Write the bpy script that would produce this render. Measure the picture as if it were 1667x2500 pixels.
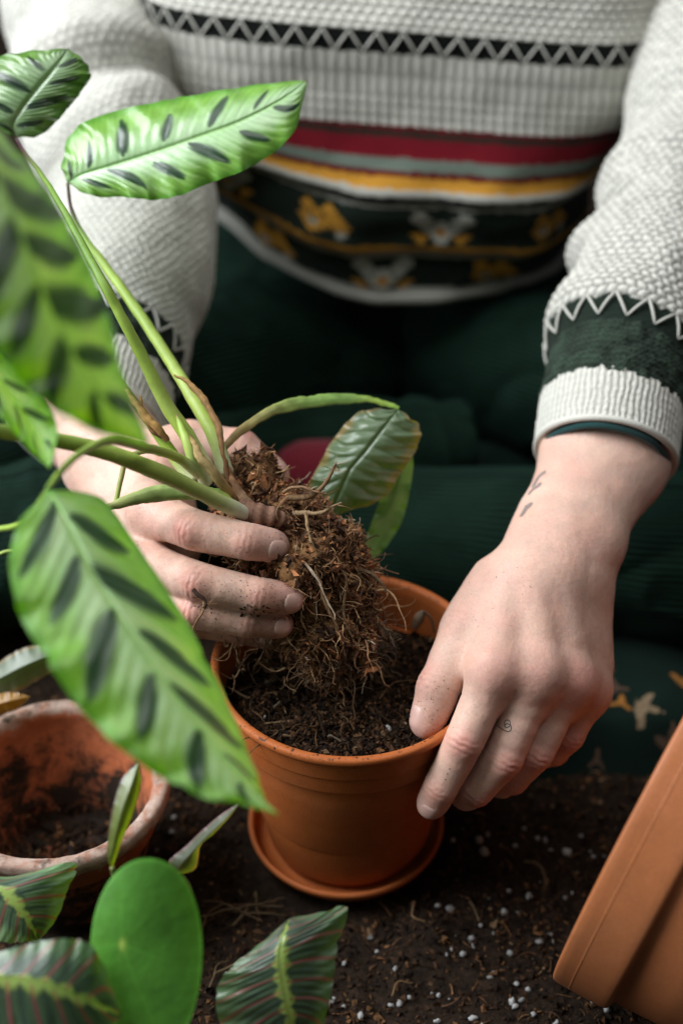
import bpy, math, random
import numpy as np
from mathutils import Vector
from mathutils.bvhtree import BVHTree

for o in list(bpy.data.objects):
    bpy.data.objects.remove(o, do_unlink=True)
scene = bpy.context.scene
COL = scene.collection

# ------------------------------------------------------------------ camera
PITCH = math.radians(37.0)
CAM = np.array([0.0, -0.6205, 0.7336])
FPX = 2500 * 50.0 / 36.0                       # focal length in photo pixels (1667 x 2500)
FW = np.array([0, math.cos(PITCH), -math.sin(PITCH)])
UP = np.array([0, math.sin(PITCH), math.cos(PITCH)])
cam_data = bpy.data.cameras.new('camera')
cam = bpy.data.objects.new('camera', cam_data)
COL.objects.link(cam)
cam.location = CAM
cam.rotation_euler = (math.pi / 2 - PITCH, 0, 0)
cam_data.sensor_fit = 'VERTICAL'
cam_data.sensor_height = 36.0
cam_data.lens = 50.0
cam_data.clip_start = 0.01
cam_data.clip_end = 60.0
cam_data.dof.use_dof = True
cam_data.dof.focus_distance = 0.785
cam_data.dof.aperture_fstop = 2.9
cam_data.dof.aperture_blades = 9
scene.camera = cam

# ------------------------------------------------------------------ light (indoor window light)
world = bpy.data.worlds.new('World')
scene.world = world
world.use_nodes = True
bg = world.node_tree.nodes['Background']
bg.inputs[0].default_value = (0.80, 0.92, 1.0, 1)
bg.inputs[1].default_value = 0.055

def area_lamp(name, loc, target, sx, sy, power, color):
    ld = bpy.data.lights.new(name, 'AREA')
    ld.shape = 'RECTANGLE'; ld.size = sx; ld.size_y = sy
    ld.energy = power; ld.color = color
    lo = bpy.data.objects.new(name, ld)
    COL.objects.link(lo)
    lo.location = loc
    d = Vector(target) - Vector(loc)
    lo.rotation_euler = d.to_track_quat('-Z', 'Y').to_euler()
    return lo
area_lamp('window_light', (-1.30, 0.15, 1.55), (0.0, 0.05, 0.12), 1.2, 1.4, 60.0, (0.93, 0.97, 1.0))
area_lamp('leaf_fill_light', (-1.50, -0.18, 0.85), (-0.08, -0.15, 0.35), 0.9, 1.1, 12.0, (0.93, 0.97, 1.0))  # added fill lamp that brightens the leaves from the left, no known source
area_lamp('ceiling_bounce', (0.30, 0.15, 2.2), (0.05, 0.1, 0.1), 1.6, 1.4, 15.0, (1.0, 0.98, 0.95))

vs = scene.view_settings
vs.view_transform = 'Standard'; vs.look = 'None'; vs.gamma = 1.0; vs.exposure = 0.0
vs.use_curve_mapping = False
scene.cycles.use_denoising = True
scene.cycles.max_bounces = 8
scene.cycles.transparent_max_bounces = 8
scene.cycles.caustics_reflective = False
scene.cycles.caustics_refractive = False

# ------------------------------------------------------------------ helpers
rng = np.random.default_rng(7)

def W(px, py, zc):
    """photo pixel + depth along the lens axis -> world point"""
    return CAM + zc * FW + np.array([(px - 833.5) / FPX * zc, 0, 0]) - (py - 1250) / FPX * zc * UP

def WZ(px, py, z):
    d = FW + np.array([(px - 833.5) / FPX, 0, 0]) - (py - 1250) / FPX * UP
    return CAM + d * ((z - CAM[2]) / d[2])

def unit(v):
    v = np.asarray(v, float)
    n = np.linalg.norm(v, axis=-1, keepdims=True)
    return v / np.maximum(n, 1e-12)

def smooth(e0, e1, x):
    t = np.clip((x - e0) / (e1 - e0), 0, 1)
    return t * t * (3 - 2 * t)

def mesh_from(name, verts, faces, smooth_shade=True):
    """faces: (n,3|4) int array, or list of arrays"""
    me = bpy.data.meshes.new(name)
    verts = np.asarray(verts, np.float32)
    groups = faces if isinstance(faces, list) else [faces]
    groups = [np.asarray(g, np.int32) for g in groups if len(g)]
    loops = np.concatenate([g.ravel() for g in groups])
    sizes = np.concatenate([np.full(len(g), g.shape[1], np.int32) for g in groups])
    starts = np.concatenate([[0], np.cumsum(sizes)[:-1]]).astype(np.int32)
    me.vertices.add(len(verts)); me.vertices.foreach_set('co', verts.ravel())
    me.loops.add(len(loops)); me.loops.foreach_set('vertex_index', loops)
    me.polygons.add(len(sizes)); me.polygons.foreach_set('loop_start', starts)
    me.polygons.foreach_set('loop_total', sizes)
    me.polygons.foreach_set('use_smooth', np.full(len(sizes), smooth_shade, bool))
    me.update(calc_edges=True)
    me.validate()
    return me

def obj(name, me, mat=None, parent=None):
    o = bpy.data.objects.new(name, me)
    COL.objects.link(o)
    if mat is not None:
        if isinstance(mat, (list, tuple)):
            for m in mat: me.materials.append(m)
        elif not me.materials:
            me.materials.append(mat)
    if parent is not None: o.parent = parent
    return o

def tag(o, label=None, cat=None, group=None, kind=None):
    if label: o['label'] = label
    if cat: o['category'] = cat
    if group: o['group'] = group
    if kind: o['kind'] = kind
    return o

def empty(name, loc=(0, 0, 0)):
    """thing root: its children keep world coordinates through matrix_parent_inverse"""
    o = bpy.data.objects.new(name, None)
    o.empty_display_size = 0.02
    COL.objects.link(o)
    o.location = loc
    return o

def adopt(child, parent):
    """parent without moving the child (roots are only translated)"""
    child.parent = parent
    off = Vector((0, 0, 0)); p = parent
    while p is not None:
        off += p.location; p = p.parent
    child.location = -off
    return child

def color_attr(me, name, rgb):
    a = me.attributes.new(name, 'FLOAT_COLOR', 'POINT')
    c = np.ones((len(rgb), 4), np.float32); c[:, :3] = rgb
    a.data.foreach_set('color', c.ravel())

def float_attr(me, name, v):
    a = me.attributes.new(name, 'FLOAT', 'POINT')
    a.data.foreach_set('value', np.asarray(v, np.float32))

def grid_faces(nu, nv, wrap_u=False):
    """vertex index = j*nu+i"""
    iu = np.arange(nu if wrap_u else nu - 1); jv = np.arange(nv - 1)
    I, J = np.meshgrid(iu, jv)
    I2 = (I + 1) % nu
    return np.stack([J * nu + I, J * nu + I2, (J + 1) * nu + I2, (J + 1) * nu + I], -1).reshape(-1, 4)

def vnoise(P, scale, seed=0):
    """smooth value noise in [-1,1] on (n,3) points"""
    Q = np.asarray(P) * scale + seed * 17.13
    i = np.floor(Q).astype(np.int64); f = Q - i
    f = f * f * (3 - 2 * f)
    def h(ix, iy, iz):
        n = (ix * 374761393 + iy * 668265263 + iz * 2147483647 + seed * 1274126177) & 0xffffffff
        n = ((n ^ (n >> 13)) * 1274126177) & 0xffffffff
        return ((n ^ (n >> 16)) & 0xffff) / 32767.5 - 1
    r = 0
    for dx in (0, 1):
        for dy in (0, 1):
            for dz in (0, 1):
                w = (f[:, 0] if dx else 1 - f[:, 0]) * (f[:, 1] if dy else 1 - f[:, 1]) * (f[:, 2] if dz else 1 - f[:, 2])
                r = r + w * h(i[:, 0] + dx, i[:, 1] + dy, i[:, 2] + dz)
    return r

def fbm(P, scale, seed=0, octs=4):
    return sum(vnoise(P, scale * 2 ** k, seed + k) * 0.5 ** k for k in range(octs))

def spline(pts, n):
    """Catmull-Rom through pts (k,d) -> (n,d)"""
    P = np.asarray(pts, float)
    k = len(P)
    if k == 2:
        t = np.linspace(0, 1, n)[:, None]
        return P[0] * (1 - t) + P[1] * t
    E = np.vstack([2 * P[0] - P[1], P, 2 * P[-1] - P[-2]])
    t = np.linspace(0, k - 1, n)
    i = np.minimum(t.astype(int), k - 2); f = (t - i)[:, None]
    a, b, c, d = E[i], E[i + 1], E[i + 2], E[i + 3]
    return 0.5 * (2 * b + (c - a) * f + (2 * a - 5 * b + 4 * c - d) * f ** 2 + (3 * b - a - 3 * c + d) * f ** 3)

def frames(C, ref=(0, 0, 1)):
    """rotation-minimising frame along centre line"""
    T = unit(np.gradient(C, axis=0))
    n = np.asarray(ref, float) - np.dot(ref, T[0]) * T[0]
    if np.linalg.norm(n) < 1e-6: n = np.array([1.0, 0.3, 0]) - T[0] * np.dot([1, .3, 0], T[0])
    N = [unit(n)]
    for i in range(1, len(C)):
        v = N[-1] - np.dot(N[-1], T[i]) * T[i]
        N.append(unit(v))
    N = np.array(N)
    return T, N, np.cross(T, N)

def tube(C, R, sides=8, ref=(0, 0, 1), caps=True, flat=1.0):
    """tube along C with radii R; returns verts, [quads, tris]"""
    C = np.asarray(C, float); n = len(C)
    R = np.broadcast_to(np.asarray(R, float), (n,))
    T, N, B = frames(C, ref)
    a = np.linspace(0, 2 * np.pi, sides, endpoint=False)
    V = C[:, None] + R[:, None, None] * (np.cos(a)[None, :, None] * N[:, None] * flat + np.sin(a)[None, :, None] * B[:, None])
    V = V.reshape(-1, 3)
    Fq = grid_faces(sides, n, True)
    tris = np.zeros((0, 3), int)
    if caps:
        V = np.vstack([V, C[0] - T[0] * R[0] * .3, C[-1] + T[-1] * R[-1] * .5])
        i = np.arange(sides); j = (i + 1) % sides
        t0 = np.stack([j, i, np.full(sides, len(V) - 2)], -1)
        b = (n - 1) * sides
        t1 = np.stack([b + i, b + j, np.full(sides, len(V) - 1)], -1)
        tris = np.vstack([t0, t1])
    return V, Fq, tris

class MB:
    """collects pieces that belong to ONE part"""
    def __init__(s): s.V = []; s.Q = []; s.T = []; s.n = 0; s.C = []
    def add(s, V, Q=None, T=None, c=None):
        s.V.append(V)
        if Q is not None and len(Q): s.Q.append(np.asarray(Q) + s.n)
        if T is not None and len(T): s.T.append(np.asarray(T) + s.n)
        if c is not None: s.C.append(np.broadcast_to(np.asarray(c, float), (len(V), 3)))
        s.n += len(V)
    def build(s, name, mat=None, parent=None, smooth_shade=True):
        f = []
        if s.Q: f.append(np.vstack(s.Q))
        if s.T: f.append(np.vstack(s.T))
        me = mesh_from(name, np.vstack(s.V), f, smooth_shade)
        if s.C: color_attr(me, 'col', np.vstack(s.C))
        o = obj(name, me, mat)
        if parent is not None: adopt(o, parent)
        return o

def lathe(profile, center, segs=96, axis=None, wob=0.0, seed=0):
    """profile [(r,z)...] about a vertical axis at center (or along `axis`)"""
    pr = np.asarray(profile, float)
    a = np.linspace(0, 2 * np.pi, segs, endpoint=False)
    r = pr[:, 0][:, None] * np.ones(segs)
    if wob:
        r = r * (1 + wob * np.sin(2 * a + seed) + wob * .6 * np.sin(3 * a + seed * 2.1))
    V = np.stack([r * np.cos(a), r * np.sin(a), pr[:, 1][:, None] * np.ones(segs)], -1).reshape(-1, 3)
    if axis is not None:
        z = unit(axis); x = unit(np.cross([0, 0, 1.0], z)) if abs(z[2]) < .99 else np.array([1.0, 0, 0])
        y = np.cross(z, x)
        V = V[:, :1] * x + V[:, 1:2] * y + V[:, 2:] * z
    return V + np.asarray(center), grid_faces(segs, len(pr), True)

def round_profile(pts, rad, n=4):
    """round the corners of a polyline profile"""
    P = np.asarray(pts, float); out = [P[0]]
    for i in range(1, len(P) - 1):
        a, b, c = P[i - 1], P[i], P[i + 1]
        la, lc = np.linalg.norm(a - b), np.linalg.norm(c - b)
        r = min(rad if np.isscalar(rad) else rad[i], la * .49, lc * .49)
        p0 = b + (a - b) / la * r; p1 = b + (c - b) / lc * r
        for t in np.linspace(0, 1, n):
            out.append((1 - t) ** 2 * p0 + 2 * t * (1 - t) * b + t * t * p1)
    out.append(P[-1])
    return np.array(out)

# ------------------------------------------------------------------ signed distance modelling (hands)
class SDF:
    def __init__(s, lo, hi, h):
        s.h = h; s.lo = np.asarray(lo, float)
        s.n = np.ceil((np.asarray(hi) - s.lo) / h).astype(int) + 1
        s.ax = [s.lo[k] + h * np.arange(s.n[k]) for k in range(3)]
    def field(s): return np.full(s.n, 0.03, np.float32)
    def _slice(s, lo, hi, m):
        i0 = np.maximum(((lo - m - s.lo) / s.h).astype(int), 0)
        i1 = np.minimum(((hi + m - s.lo) / s.h).astype(int) + 2, s.n)
        if np.any(i1 <= i0): return None
        sl = tuple(slice(a, b) for a, b in zip(i0, i1))
        G = np.stack(np.meshgrid(*[s.ax[k][sl[k]] for k in range(3)], indexing='ij'), -1).astype(np.float32)
        return sl, G
    @staticmethod
    def smin(a, b, k):
        if k <= 0: return np.minimum(a, b)
        h = np.clip(0.5 + 0.5 * (b - a) / k, 0, 1)
        return b * (1 - h) + a * h - k * h * (1 - h)
    def cone(s, D, a, b, ra, rb, k, flat=None):
        """round cone; flat=(axis vector, factor) squashes the section along the axis"""
        a = np.asarray(a, float); b = np.asarray(b, float)
        r = max(ra, rb)
        got = s._slice(np.minimum(a, b) - r, np.maximum(a, b) + r, 0.014)
        if got is None: return
        sl, G = got
        p = G - a.astype(np.float32); ba = (b - a).astype(np.float32)
        L = float(ba @ ba)
        t = np.clip((p @ ba) / L, 0, 1) if L > 1e-12 else np.zeros(p.shape[:3], np.float32)
        q = p - t[..., None] * ba
        if flat is not None:
            ax = unit(flat[0]).astype(np.float32)
            q = q + (q @ ax)[..., None] * ax * (1 / flat[1] - 1)
        d = np.sqrt((q * q).sum(-1)) - (ra + (rb - ra) * t)
        D[sl] = s.smin(D[sl], d, k)
    def chain(s, D, P, R, k, flat=None):
        for i in range(len(P) - 1):
            s.cone(D, P[i], P[i + 1], R[i], R[i + 1], k, flat)
    def carve(s, D, c, r, k):
        c = np.asarray(c, float)
        got = s._slice(c - r, c + r, 0.01)
        if got is None: return
        sl, G = got
        d = np.sqrt(((G - c.astype(np.float32)) ** 2).sum(-1)) - r
        D[sl] = -s.smin(-D[sl], d, k)
    def mesh(s, D):
        neg = D < 0
        nx, ny, nz = D.shape
        cnt = np.zeros((nx - 1, ny - 1, nz - 1), np.int8)
        for dx in (0, 1):
            for dy in (0, 1):
                for dz in (0, 1):
                    cnt += neg[dx:nx - 1 + dx, dy:ny - 1 + dy, dz:nz - 1 + dz]
        act = np.argwhere((cnt > 0) & (cnt < 8))
        idx = np.full(cnt.shape, -1, np.int64); idx[tuple(act.T)] = np.arange(len(act))
        S = np.zeros((len(act), 3)); N = np.zeros(len(act))
        corners = [(0, 0, 0), (1, 0, 0), (0, 1, 0), (1, 1, 0), (0, 0, 1), (1, 0, 1), (0, 1, 1), (1, 1, 1)]
        for i in range(8):
            for j in range(i + 1, 8):
                ci, cj = np.array(corners[i]), np.array(corners[j])
                if abs(ci - cj).sum() != 1: continue
                di = D[tuple((act + ci).T)]; dj = D[tuple((act + cj).T)]
                m = (di < 0) != (dj < 0)
                t = di[m] / (di[m] - dj[m])
                S[m] += ci + t[:, None] * (cj - ci); N[m] += 1
        V = s.lo + s.h * (act + S / N[:, None])
        quads = []
        for ax in range(3):
            o1, o2 = [(1, 2), (2, 0), (0, 1)][ax]
            sl0 = [slice(None)] * 3; sl1 = [slice(None)] * 3
            sl0[ax] = slice(0, -1); sl1[ax] = slice(1, None)
            a = neg[tuple(sl0)]; b = neg[tuple(sl1)]
            e = np.argwhere(a != b)
            e = e[(e[:, o1] > 0) & (e[:, o2] > 0) & (e[:, o1] < D.shape[o1] - 1) & (e[:, o2] < D.shape[o2] - 1)]
            d1 = np.zeros(3, int); d1[o1] = 1
            d2 = np.zeros(3, int); d2[o2] = 1
            q = np.stack([idx[tuple((e - d1 - d2).T)], idx[tuple((e - d2).T)], idx[tuple(e.T)], idx[tuple((e - d1).T)]], -1)
            flip = ~a[tuple(e.T)]
            q[flip] = q[flip][:, ::-1]
            quads.append(q)
        Q = np.vstack(quads)
        Q = Q[(Q >= 0).all(1)]
        return V, Q

def relax(V, Q, it=2, lam=0.5):
    E = np.vstack([Q[:, [0, 1]], Q[:, [1, 2]], Q[:, [2, 3]], Q[:, [3, 0]]])
    for _ in range(it):
        A = np.zeros_like(V); n = np.zeros(len(V))
        for k in range(3):
            A[:, k] = np.bincount(E[:, 0], V[E[:, 1], k], len(V)) + np.bincount(E[:, 1], V[E[:, 0], k], len(V))
        n = np.bincount(E[:, 0], minlength=len(V)) + np.bincount(E[:, 1], minlength=len(V))
        V = V + lam * (A / np.maximum(n, 1)[:, None] - V)
    return V

def vnormals(V, Q):
    f = np.cross(V[Q[:, 2]] - V[Q[:, 0]], V[Q[:, 3]] - V[Q[:, 1]])
    N = np.zeros_like(V)
    for c in range(4):
        for k in range(3):
            N[:, k] += np.bincount(Q[:, c], f[:, k], len(V))
    return unit(N)
# ------------------------------------------------------------------ materials
def new_mat(name):
    m = bpy.data.materials.new(name); m.use_nodes = True
    nt = m.node_tree
    return m, nt, nt.nodes['Principled BSDF'], nt.nodes['Material Output']

def N(nt, t, **kw):
    n = nt.nodes.new(t)
    for k, v in kw.items():
        if k.startswith('i_'): n.inputs[k[2:].replace('_', ' ')].default_value = v
        else: setattr(n, k, v)
    return n

def noise(nt, scale, detail=4, rough=0.55, src=None, dist=0.0):
    n = N(nt, 'ShaderNodeTexNoise'); n.inputs['Scale'].default_value = scale
    n.inputs['Detail'].default_value = detail; n.inputs['Roughness'].default_value = rough
    n.inputs['Distortion'].default_value = dist
    if src is None:
        src = N(nt, 'ShaderNodeTexCoord').outputs['Object']
    nt.links.new(src, n.inputs['Vector'])
    return n.outputs['Fac']

def ramp(nt, fac, stops):
    r = N(nt, 'ShaderNodeValToRGB')
    e = r.color_ramp.elements
    while len(e) < len(stops): e.new(0.5)
    for k, (p, c) in enumerate(stops):
        e[k].position = p
        e[k].color = (*c, 1) if not np.isscalar(c) else (c, c, c, 1)
    nt.links.new(fac, r.inputs['Fac'])
    return r.outputs['Color']

def mix(nt, fac, a, b, mode='MIX'):
    m = N(nt, 'ShaderNodeMix', data_type='RGBA', blend_type=mode)
    for key, v in (('Factor', fac), ('A', a), ('B', b)):
        s = [i for i in m.inputs if i.name == key and (i.type == 'RGBA' or key == 'Factor' and i.type == 'VALUE')][0]
        if hasattr(v, 'is_output'): nt.links.new(v, s)
        elif key == 'Factor': s.default_value = v
        else: s.default_value = (*v, 1)
    return [o for o in m.outputs if o.type == 'RGBA'][0]

def bump(nt, bsdf, h, strength, dist, prev=None):
    b = N(nt, 'ShaderNodeBump'); b.inputs['Strength'].default_value = strength
    b.inputs['Distance'].default_value = dist
    nt.links.new(h, b.inputs['Height'])
    if prev is not None: nt.links.new(prev, b.inputs['Normal'])
    nt.links.new(b.outputs['Normal'], bsdf.inputs['Normal'])
    return b.outputs['Normal']

def attr(nt, name, out='Color'):
    return N(nt, 'ShaderNodeAttribute', attribute_name=name).outputs[out]

def attr_mat(name, rough=0.8, spec=0.3, var=0.25, var_scale=300, bump_s=0.0, bump_scale=900, bump_d=0.0006, sheen=0.0, transl=0.0, transl_col=None, coat=0.0, add=False):
    """colour from the point attribute 'col', mottled by noise"""
    m, nt, b, out = new_mat(name)
    c = attr(nt, 'col')
    if var:
        v = ramp(nt, noise(nt, var_scale), [(0.25, 1 - var), (0.75, 1 + var)])
        c = mix(nt, 1.0, c, v, 'MULTIPLY')
    nt.links.new(c, b.inputs['Base Color'])
    b.inputs['Roughness'].default_value = rough
    b.inputs['Specular IOR Level'].default_value = spec
    b.inputs['Coat Weight'].default_value = coat
    if sheen:
        b.inputs['Sheen Weight'].default_value = sheen
        b.inputs['Sheen Roughness'].default_value = 0.6
    if bump_s: bump(nt, b, noise(nt, bump_scale, 3), bump_s, bump_d)
    if transl:
        t = N(nt, 'ShaderNodeBsdfTranslucent')
        if transl_col is not None: nt.links.new(mix(nt, 1.0, c, transl_col, 'MULTIPLY'), t.inputs['Color'])
        else: nt.links.new(c, t.inputs['Color'])
        if add:                                            # thin blade: reflects and transmits
            ms = N(nt, 'ShaderNodeAddShader'); nt.links.new(b.outputs[0], ms.inputs[0]); nt.links.new(t.outputs[0], ms.inputs[1])
        else:
            ms = N(nt, 'ShaderNodeMixShader'); ms.inputs[0].default_value = transl
            nt.links.new(b.outputs[0], ms.inputs[1]); nt.links.new(t.outputs[0], ms.inputs[2])
        nt.links.new(ms.outputs[0], out.inputs['Surface'])
    return m

def skin_mat():
    m, nt, b, out = new_mat('skin')
    c = attr(nt, 'col')
    blot = ramp(nt, noise(nt, 55, 5, 0.6), [(0.3, (0.93, 0.96, 0.98)), (0.7, (1.05, 1.0, 0.98))])
    c = mix(nt, 1.0, c, blot, 'MULTIPLY')
    fine = ramp(nt, noise(nt, 700, 3), [(0.3, (0.92, 0.89, 0.88)), (0.7, (1.05, 1.05, 1.05))])
    c = mix(nt, 1.0, c, fine, 'MULTIPLY')
    nt.links.new(c, b.inputs['Base Color'])
    b.inputs['Roughness'].default_value = 0.47
    b.inputs['Specular IOR Level'].default_value = 0.40
    b.inputs['Subsurface Weight'].default_value = 0.40
    b.inputs['Subsurface Radius'].default_value = (1.0, 0.35, 0.2)
    b.inputs['Subsurface Scale'].default_value = 0.0035
    vor = N(nt, 'ShaderNodeTexVoronoi', feature='DISTANCE_TO_EDGE'); vor.inputs['Scale'].default_value = 1150
    tc = N(nt, 'ShaderNodeTexCoord')
    nt.links.new(tc.outputs['Object'], vor.inputs['Vector'])
    n1 = bump(nt, b, vor.outputs['Distance'], 0.22, 0.0006)
    n2 = bump(nt, b, noise(nt, 300, 5, 0.65), 0.30, 0.0009, n1)
    bump(nt, b, noise(nt, 110, 3, 0.6), 0.26, 0.0018, n2)
    return m

def terracotta(name, base, rough=0.75, mott=0.18, bump_s=0.25, dirt=0.0, dirt_scale=420, lime=False, spec=0.3):
    m, nt, b, out = new_mat(name)
    n = noise(nt, 38, 6, 0.6)
    lo = tuple(x * (1 - mott) for x in base); hi = tuple(min(1, x * (1 + mott)) for x in base)
    c = ramp(nt, n, [(0.3, lo), (0.7, hi)])
    dust = ramp(nt, noise(nt, 17, 7, 0.66, dist=0.8), [(0.52, 0.0), (0.78, 0.16)])
    c = mix(nt, dust, c, (0.50, 0.25, 0.14))
    smear = ramp(nt, noise(nt, 29, 8, 0.7, dist=1.2), [(0.60, 0.0), (0.80, 0.45)])
    c = mix(nt, smear, c, (0.14, 0.05, 0.022))
    sp = ramp(nt, noise(nt, 900, 2), [(0.35, 0.90), (0.65, 1.06)])
    c = mix(nt, 1.0, c, sp, 'MULTIPLY')
    if lime:
        lm = attr(nt, 'lime', 'Fac')
        ln = noise(nt, 75, 8, 0.68, dist=0.6)
        mt = N(nt, 'ShaderNodeMath', operation='MULTIPLY_ADD'); nt.links.new(ln, mt.inputs[0]); mt.inputs[1].default_value = 1.0
        nt.links.new(lm, mt.inputs[2])
        f = ramp(nt, mt.outputs[0], [(0.80, 0.0), (1.22, 0.9)])
        limec = ramp(nt, noise(nt, 130, 5), [(0.35, (0.36, 0.24, 0.19)), (0.7, (0.52, 0.42, 0.36))])
        c = mix(nt, f, c, limec)
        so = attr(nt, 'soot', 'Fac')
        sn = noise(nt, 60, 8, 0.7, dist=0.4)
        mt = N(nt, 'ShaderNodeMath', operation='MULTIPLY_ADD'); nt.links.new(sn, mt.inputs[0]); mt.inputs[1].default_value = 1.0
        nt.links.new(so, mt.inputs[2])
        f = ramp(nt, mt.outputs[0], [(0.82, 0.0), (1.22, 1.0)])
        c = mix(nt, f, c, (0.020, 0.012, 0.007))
    if dirt:
        dm = attr(nt, 'dirt', 'Fac')
        dn = noise(nt, dirt_scale, 3, 0.6)
        mt = N(nt, 'ShaderNodeMath', operation='MULTIPLY_ADD'); nt.links.new(dn, mt.inputs[0]); mt.inputs[1].default_value = 1.0
        nt.links.new(dm, mt.inputs[2])
        f = ramp(nt, mt.outputs[0], [(0.98, 0.0), (1.04, dirt)])
        c = mix(nt, f, c, (0.035, 0.018, 0.010))
    nt.links.new(c, b.inputs['Base Color'])
    r = ramp(nt, noise(nt, 60, 4), [(0.3, rough - .1), (0.7, min(1, rough + .08))])
    nt.links.new(r, b.inputs['Roughness'])
    b.inputs['Specular IOR Level'].default_value = spec
    n1 = bump(nt, b, noise(nt, 700, 4, 0.6), bump_s, 0.0005)
    bump(nt, b, noise(nt, 90, 3), bump_s * .6, 0.0012, n1)
    return m

def soil_mat():
    m, nt, b, out = new_mat('soil')
    n = noise(nt, 170, 8, 0.7)
    c = ramp(nt, n, [(0.3, (0.006, 0.004, 0.003)), (0.55, (0.028, 0.017, 0.011)), (0.8, (0.075, 0.042, 0.024))])
    nt.links.new(c, b.inputs['Base Color'])
    b.inputs['Roughness'].default_value = 0.95
    b.inputs['Specular IOR Level'].default_value = 0.15
    n1 = bump(nt, b, noise(nt, 500, 6, 0.7), 0.8, 0.002)
    bump(nt, b, noise(nt, 120, 5, 0.7), 0.7, 0.005, n1)
    return m

def corduroy_mat(name, base, wscale):
    m, nt, b, out = new_mat(name)
    n = ramp(nt, noise(nt, 22, 5), [(0.3, tuple(x * .7 for x in base)), (0.7, tuple(x * 1.3 for x in base))])
    sx = N(nt, 'ShaderNodeSeparateXYZ'); nt.links.new(attr(nt, 'uvm', 'Vector'), sx.inputs[0])
    wob = N(nt, 'ShaderNodeMath', operation='MULTIPLY_ADD'); nt.links.new(noise(nt, 30, 3), wob.inputs[0]); wob.inputs[1].default_value = .004
    nt.links.new(sx.outputs[0], wob.inputs[2])
    ml = N(nt, 'ShaderNodeMath', operation='MULTIPLY'); nt.links.new(wob.outputs[0], ml.inputs[0]); ml.inputs[1].default_value = 2 * math.pi / .0042
    sn = N(nt, 'ShaderNodeMath', operation='SINE'); nt.links.new(ml.outputs[0], sn.inputs[0])
    ma = N(nt, 'ShaderNodeMath', operation='MULTIPLY_ADD'); nt.links.new(sn.outputs[0], ma.inputs[0]); ma.inputs[1].default_value = .5; ma.inputs[2].default_value = .5
    h = ma.outputs[0]
    hc = ramp(nt, h, [(0.0, 0.25), (1.0, 1.35)])
    c = mix(nt, 1.0, n, hc, 'MULTIPLY')
    nt.links.new(c, b.inputs['Base Color'])
    b.inputs['Roughness'].default_value = 0.9
    b.inputs['Specular IOR Level'].default_value = 0.12
    b.inputs['Sheen Weight'].default_value = 0.03
    b.inputs['Sheen Tint'].default_value = (0.3, 0.8, 0.6, 1)
    n1 = bump(nt, b, h, 0.9, 0.0012)
    bump(nt, b, noise(nt, 900, 3), 0.3, 0.0006, n1)
    return m

M = {}
M['skin'] = skin_mat()
M['nail'] = attr_mat('nail', rough=0.30, spec=0.5, var=0.05, var_scale=120)
M['ink'] = new_mat('tattoo_ink')[0]
M['ink'].node_tree.nodes['Principled BSDF'].inputs['Base Color'].default_value = (0.10, 0.095, 0.10, 1)
M['ink'].node_tree.nodes['Principled BSDF'].inputs['Roughness'].default_value = 0.6
M['pot'] = terracotta('terracotta_new', (0.44, 0.118, 0.028), 0.60, 0.12, 0.15, dirt=0.9)
M['saucer'] = terracotta('terracotta_saucer', (0.42, 0.112, 0.027), 0.62, 0.15, 0.18, dirt=0.9)
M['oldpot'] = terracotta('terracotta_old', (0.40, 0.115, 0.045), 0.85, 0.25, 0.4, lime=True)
M['bigpot'] = terracotta('terracotta_plastic', (0.45, 0.155, 0.058), 0.50, 0.10, 0.12, spec=0.35)
M['soil'] = soil_mat()
M['crumb'] = attr_mat('soil_crumbs', rough=0.95, spec=0.15, var=0.35, var_scale=500)
M['perlite'] = attr_mat('perlite', rough=0.9, spec=0.3, var=0.12, var_scale=900, bump_s=0.5)
M['root'] = attr_mat('roots', rough=0.85, spec=0.2, var=0.35, var_scale=600, bump_s=0.3)
M['leaf'] = attr_mat('leaf', rough=0.34, spec=0.6, var=0.10, var_scale=160, transl=0.50, add=True, transl_col=(1.25, 1.45, 0.06), bump_s=0.10, bump_scale=350, bump_d=0.001)
M['leafpale'] = attr_mat('leaf_pale', rough=0.30, spec=0.7, var=0.10, var_scale=160, transl=0.5, add=True, transl_col=(0.30, 0.40, 0.12), bump_s=0.10, bump_scale=350, bump_d=0.001)
M['stem'] = attr_mat('stem', rough=0.42, spec=0.4, var=0.12, var_scale=220)
M['dry'] = attr_mat('dry_sheath', rough=0.8, spec=0.2, var=0.35, var_scale=260, bump_s=0.4, transl=0.15)
M['knit'] = attr_mat('wool_knit', rough=0.95, spec=0.12, var=0.14, var_scale=900, sheen=0.06, bump_s=0.55, bump_scale=1400, bump_d=0.0008)
M['thread'] = attr_mat('wool_thread', rough=0.9, spec=0.15, var=0.1, var_scale=900, sheen=0.2, bump_s=0.4)
M['cord'] = corduroy_mat('corduroy', (0.0062, 0.0215, 0.0135), 400)
M['cloth'] = attr_mat('printed_cloth', rough=0.9, spec=0.12, var=0.2, var_scale=700, sheen=0.02)
M['inkfade'] = new_mat('tattoo_ink_faded')[0]
M['inkfade'].node_tree.nodes['Principled BSDF'].inputs['Base Color'].default_value = (0.26, 0.20, 0.185, 1)
M['inkfade'].node_tree.nodes['Principled BSDF'].inputs['Roughness'].default_value = 0.6
M['gloss'] = attr_mat('succulent_leaf', rough=0.40, spec=0.5, var=0.14, var_scale=70, bump_s=0.25, bump_scale=160, bump_d=0.002, transl=0.55, add=True, transl_col=(1.0, 1.05, 0.15))
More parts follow.
